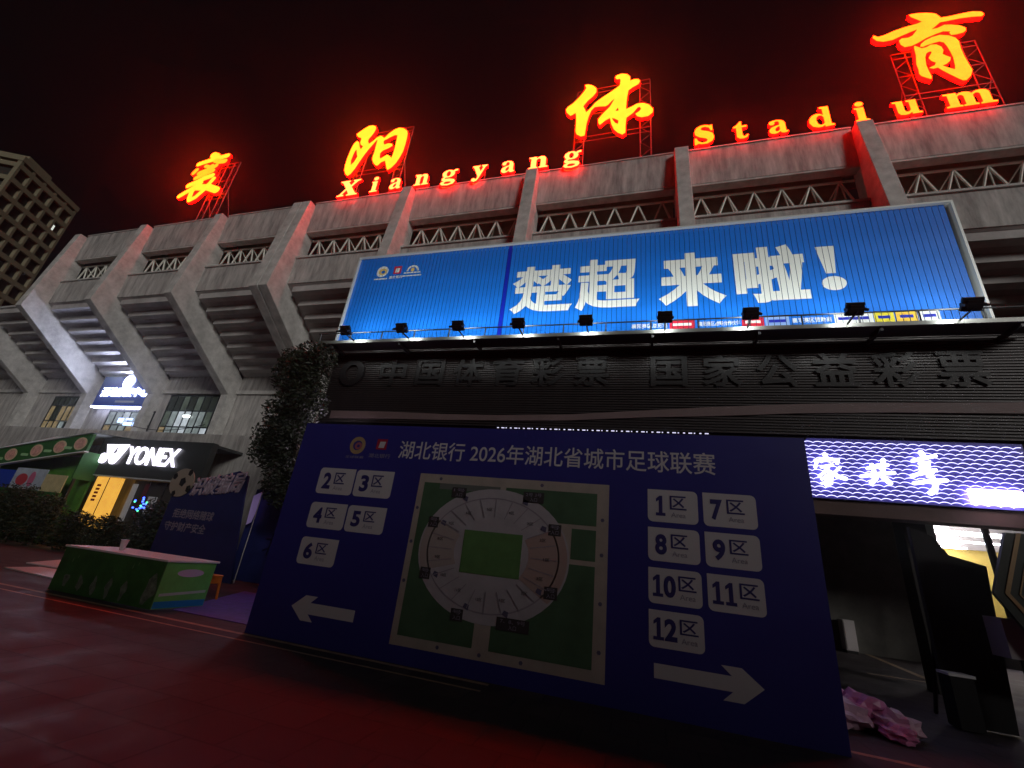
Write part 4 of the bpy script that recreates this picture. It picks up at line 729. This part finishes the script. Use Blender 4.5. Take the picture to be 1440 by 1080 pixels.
blobs = [((-11.0, 11.0, 6.6), (.95, .9, .9)), ((-10.6, 11.0, 7.35), (.75, .7, .5)), ((-11.55, 11.1, 7.2), (.55, .6, .55)), ((-10.5, 10.9, 5.6), (.8, .8, .8)), ((-11.2, 11.1, 5.3), (.7, .8, .8)), ((-10.6, 10.9, 4.4), (.9, .8, .8)), ((-11.7, 11.2, 4.5), (.6, .6, .6)), ((-11.1, 10.9, 3.9), (.7, .7, .5)), ((-10.3, 11.0, 3.2), (.8, .7, .9))]
link('crown', leaf_mesh('crown', blobs, 15000, .075), M_leaf, tr)
for k, (x, y, h, w_, lab) in enumerate(((-26.9, 13.1, 2.3, .95, 'bushy shrub in front of the kiosk poster with fruit'), (-25.5, 13.0, 2.35, .9, 'bushy shrub below the cream kiosk poster'), (-24.0, 13.1, 2.1, .9, 'bushy shrub by the kiosk corner next to the amber panels'), (-22.3, 13.3, 1.55, .9, 'low shrub in front of the amber panels'), (-20.4, 13.3, 1.5, .9, 'low shrub in front of the racket shop door'), (-18.3, 13.4, 2.3, 1.0, 'shrub strung with blue lights in front of the racket shop'), (-16.6, 13.6, 2.6, 1.0, 'tall shrub behind the cut-out football'))):
    t = thing('shrub', (x, y, 0), lab, 'shrub', 'shrubs in front of the shops')
    MB().tube((x, y, 0), (x, y, h * .5), .05, 6, .03).go('stem', M_bark, t)
    link('crown', leaf_mesh('crown', [((x, y, h * .55), (w_, .6, h * .46)), ((x - .3 * w_, y, h * .8), (w_ * .5, .5, h * .25)), ((x + .4 * w_, y - .1, h * .72), (w_ * .5, .5, h * .3)), ((x, y - .1, h * .25), (w_ * .9, .6, h * .26))], 2600, .07), M_leaf2, t)
fl = thing('fairy_lights', (-18.2, 12.6, 0), 'small cluster of blue and green fairy lights on a shrub', 'fairy lights')
M_fb = mat('fairy_blue', (.05, .05, .5), .4, emit=(.04, .10, 1), es=6); M_fg = mat('fairy_green', (.05, .4, .2), .4, emit=(.1, 1, .4), es=2)
for k in range(16):
    a = random.uniform(0, 6.28); r = .32 * random.random() ** .5
    MB().ball((-18.2 + r * 1.3 * math.cos(a), 12.6 + random.uniform(-.08, .08), 2.05 + r * .8 * math.sin(a)), .035, 6, 4).go('bulb', M_fg if k % 4 == 0 else M_fb, fl)
MB().tube((-18.5, 12.6, 1.9), (-17.9, 12.6, 2.2), .006, 5).go('wire', M_dark, fl)
cb = MB(); P_ = [(-26.0 + 5 * k / 10, 16.0, 5.85 + .35 * ((k / 10 - .4) ** 2) * 3) for k in range(11)]
for a, b in zip(P_, P_[1:]): cb.tube(a, b, .02, 5)
tag(cb.go('sagging_cable', M_dark), 'black cable sagging above the racket shop roof', 'cable')

# ------------------------------------------------------------------ right-hand forecourt
M_bd = mat('dark_display_back', (.008, .008, .009), .75)
bd = thing('display_back', (5.2, 9.9, 0), 'tall black display stand seen from behind beside the lit shop entrance', 'display stand')
MB().prism_y([(4.74, 0.02), (5.56, 0.02), (5.74, 2.43), (5.25, 2.56), (5.08, 2.85), (4.76, 3.0)], 9.86, 9.96).go('panel', M_bd, bd)
MB().box((4.70, 5.0), (9.55, 9.858), (.02, .72)).go('base_box', M_bd, bd); MB().box((4.68, 5.02), (9.53, 9.858), (.722, .76)).go('white_lid', M_white, bd)
for x in (4.9, 5.4): MB().tube((x, 9.97, 1.8), (x, 10.6, .02), .03, 6).go('rear_strut', M_dark, bd)
fp = thing('framed_panel', (6.1, 9.0, 0), 'dark framed menu panel with double gilt lines and cut corner', 'sign board')
M_fd = mat('framed_panel_dark', (.02, .028, .02), .45); M_gilt = mat('gilt_line', (.30, .20, .10), .4, .3)
MB().prism_y([(5.6, 2.9), (7.2, 2.9), (7.2, .9), (5.75, 1.05), (5.24, 1.98)], 9.0, 9.06).go('panel', M_fd, fp)
for o_, w_ in ((.13, .06), (.3, .02)):
    q_ = lambda s: [(5.6 + s, 2.9), (5.24 + s, 2.0), (5.75 + s * .8, 1.05 + s), (7.2, .9 + s)]
    link('gilt_line', stand_up(curve_mesh([q_(o_) + q_(o_ + w_)[::-1]], .003), 8.99), M_gilt, fp)
for x in (5.9, 6.9): box('leg', (x - .04, x + .04), (9.062, 9.14), (0, 2.7), M_dark, fp)
bx = box('side_shelf', (5.35, 6.9), (9.2, 9.6), (1.1, 1.65), mat('shelf_grey', (.34, .32, .33), .6), fp)
ub = thing('utility_cabinet', (6.9, 19.2, 0), 'slim white utility cabinet against the grey shop wall', 'cabinet')
box('body', (6.7, 7.05), (19.1, 19.5), (.08, 1.0), mat('cabinet_white', (.6, .55, .55), .5), ub, bev=.01); box('plinth', (6.72, 7.03), (19.12, 19.48), (0, .078), M_dark, ub); box('door', (6.73, 7.02), (19.085, 19.098), (.12, .96), mat('cabinet_white', (.6, .55, .55), .5), ub)
# crumpled pink bags
pb = thing('pink_bag', (3.0, 8.6, 0), 'heap of crumpled pink plastic bags lying on the paving by the blue board', 'bag')
M_pk = mat('pink_film', (.80, .28, .52), .35, var=.15, scale=6); M_pk2 = mat('pale_pink_film', (.82, .52, .66), .35)
for k, (cx, cy, r, h, m_) in enumerate(((2.75, 8.5, .34, .26, M_pk2), (3.12, 8.75, .32, .30, M_pk), (3.4, 8.45, .26, .22, M_pk2), (2.9, 9.05, .3, .28, M_pk), (3.3, 8.15, .2, .14, M_pk))):
    b_ = bmesh.new(); bmesh.ops.create_icosphere(b_, subdivisions=3, radius=1)
    for v in b_.verts:
        n_ = 1 + .2 * math.sin(6 * v.co.x + 3 * k) * math.cos(5 * v.co.y - k) + .14 * math.sin(9 * v.co.z + 4 * v.co.x) + random.uniform(-.05, .05)
        v.co = (cx + v.co.x * r * n_, cy + v.co.y * r * n_, max(.006, h * .55 + v.co.z * h * .75 * n_))
    me = bpy.data.meshes.new('crumpled_film'); b_.to_mesh(me); b_.free(); link('crumpled_film', me, m_, pb)
# ------------------------------------------------------------------ far apartment tower
tw = thing('apartment_tower', (-107, 33, 0), 'tall dim apartment tower far beyond the stadium end', 'apartment block')
M_tw = mat('tower_render', (.22, .20, .13), .85, var=.15, scale=.2); M_twd = mat('tower_recess', (.03, .03, .025), .8); M_lit = mat('tower_lit_window', (.3, .3, .3), .4, emit=(.9, .95, .85), es=.9)
A = Vector((-.42, .907, 0)); B = Vector((-.907, -.42, 0)); C0 = Vector((-103.4, 29.2, 0))
def tbox(name, a, b, z, m, par, out=0):
    mb = MB().box(a, b, z); mb.v = [tuple(C0 + A * p[0] + B * p[1] + Vector((0, 0, p[2]))) for p in mb.v]; return mb.go(name, m, par)
core = tbox('core', (0.6, 12), (.6, 22), (0, 56.5), M_twd, tw)
for f in range(19):
    z = f * 3.0 + 1.2
    tbox('floor_slab', (0, 12.4), (0, 22.4), (z, z + .9), M_tw, tw)
for a in (0, 2.4, 4.8, 7.2, 9.6, 12.0): tbox('wall_pier', (a + .005, a + .45), (.02, .7), (0, 57.2), M_tw, tw)
for b in (3.6, 7.2, 10.8, 14.4, 18): tbox('wall_pier', (.02, .7), (b, b + .6), (0, 57.2), M_tw, tw)
tbox('roof_parapet', (-.1, 12.5), (-.1, 22.5), (56.6, 57.6), M_tw, tw); tbox('stair_head', (4, 9), (4, 10), (57.6, 61), M_tw, tw)
for a, f, b in ((9.9, 16, 0), (-1, 15, 4.4), (-1, 13, 4.4), (5.2, 11, 0), (-1, 12, 8.2)):
    if a > 0: tbox('lit_window', (a, a + 1.0), (.5, .58), (f * 3 + 2.3, f * 3 + 3.5), M_lit, tw)
    else: tbox('lit_window', (.5, .58), (b, b + 1.0), (f * 3 + 2.3, f * 3 + 3.5), M_lit, tw)
# ------------------------------------------------------------------ unseen flat-roofed blocks added behind the photographer to shade the low forecourt
M_ac = mat('shade_block_render', (.25, .23, .21), .85, var=.15, scale=.3)
for k, (x0, x1, h_, col_) in enumerate(((-75, -42, 20.0, 'tan'), (-41.5, -8, 20.9, 'grey'), (-7.5, 28, 20.4, 'brown'), (28.5, 64, 20.8, 'cream'), (64.5, 88, 20.2, 'buff'))):
    t = thing('shade_block', ((x0 + x1) / 2, -34, 0), 'flat-roofed %s block across the street added unseen to shade the forecourt' % col_, 'building', 'unseen blocks added for shade')
    box('wall', (x0, x1), (-40, -28), (0, h_ - .6), M_ac, t); box('roof_parapet', (x0 - .2, x1 + .2), (-40.2, -27.8), (h_ - .598, h_), M_ac, t)
    for f_ in range(6):
        for q in range(int((x1 - x0) / 4)): box('window', (x0 + 1.2 + q * 4, x0 + 3.2 + q * 4), (-27.99, -27.95), (1.2 + f_ * 3.1, 2.9 + f_ * 3.1), PANES[0], t)
# ------------------------------------------------------------------ thin night haze
hz = MB().box((-160, 90), (-46, 90), (-1, 63)).go('haze', None); tag(hz, 'thin night haze hanging over the forecourt', 'haze', kind='stuff')
hm = bpy.data.materials.new('night_haze'); hm.use_nodes = True; nt = hm.node_tree; nt.nodes.clear()
ou = nt.nodes.new('ShaderNodeOutputMaterial'); pv = nt.nodes.new('ShaderNodeVolumePrincipled'); pv.inputs['Color'].default_value = (.9, .9, .92, 1); pv.inputs['Density'].default_value = HAZE_D; pv.inputs['Anisotropy'].default_value = HAZE_G
nt.links.new(pv.outputs[0], ou.inputs['Volume']); hz.data.materials.append(hm)

bpy.data.scenes.remove(TS)
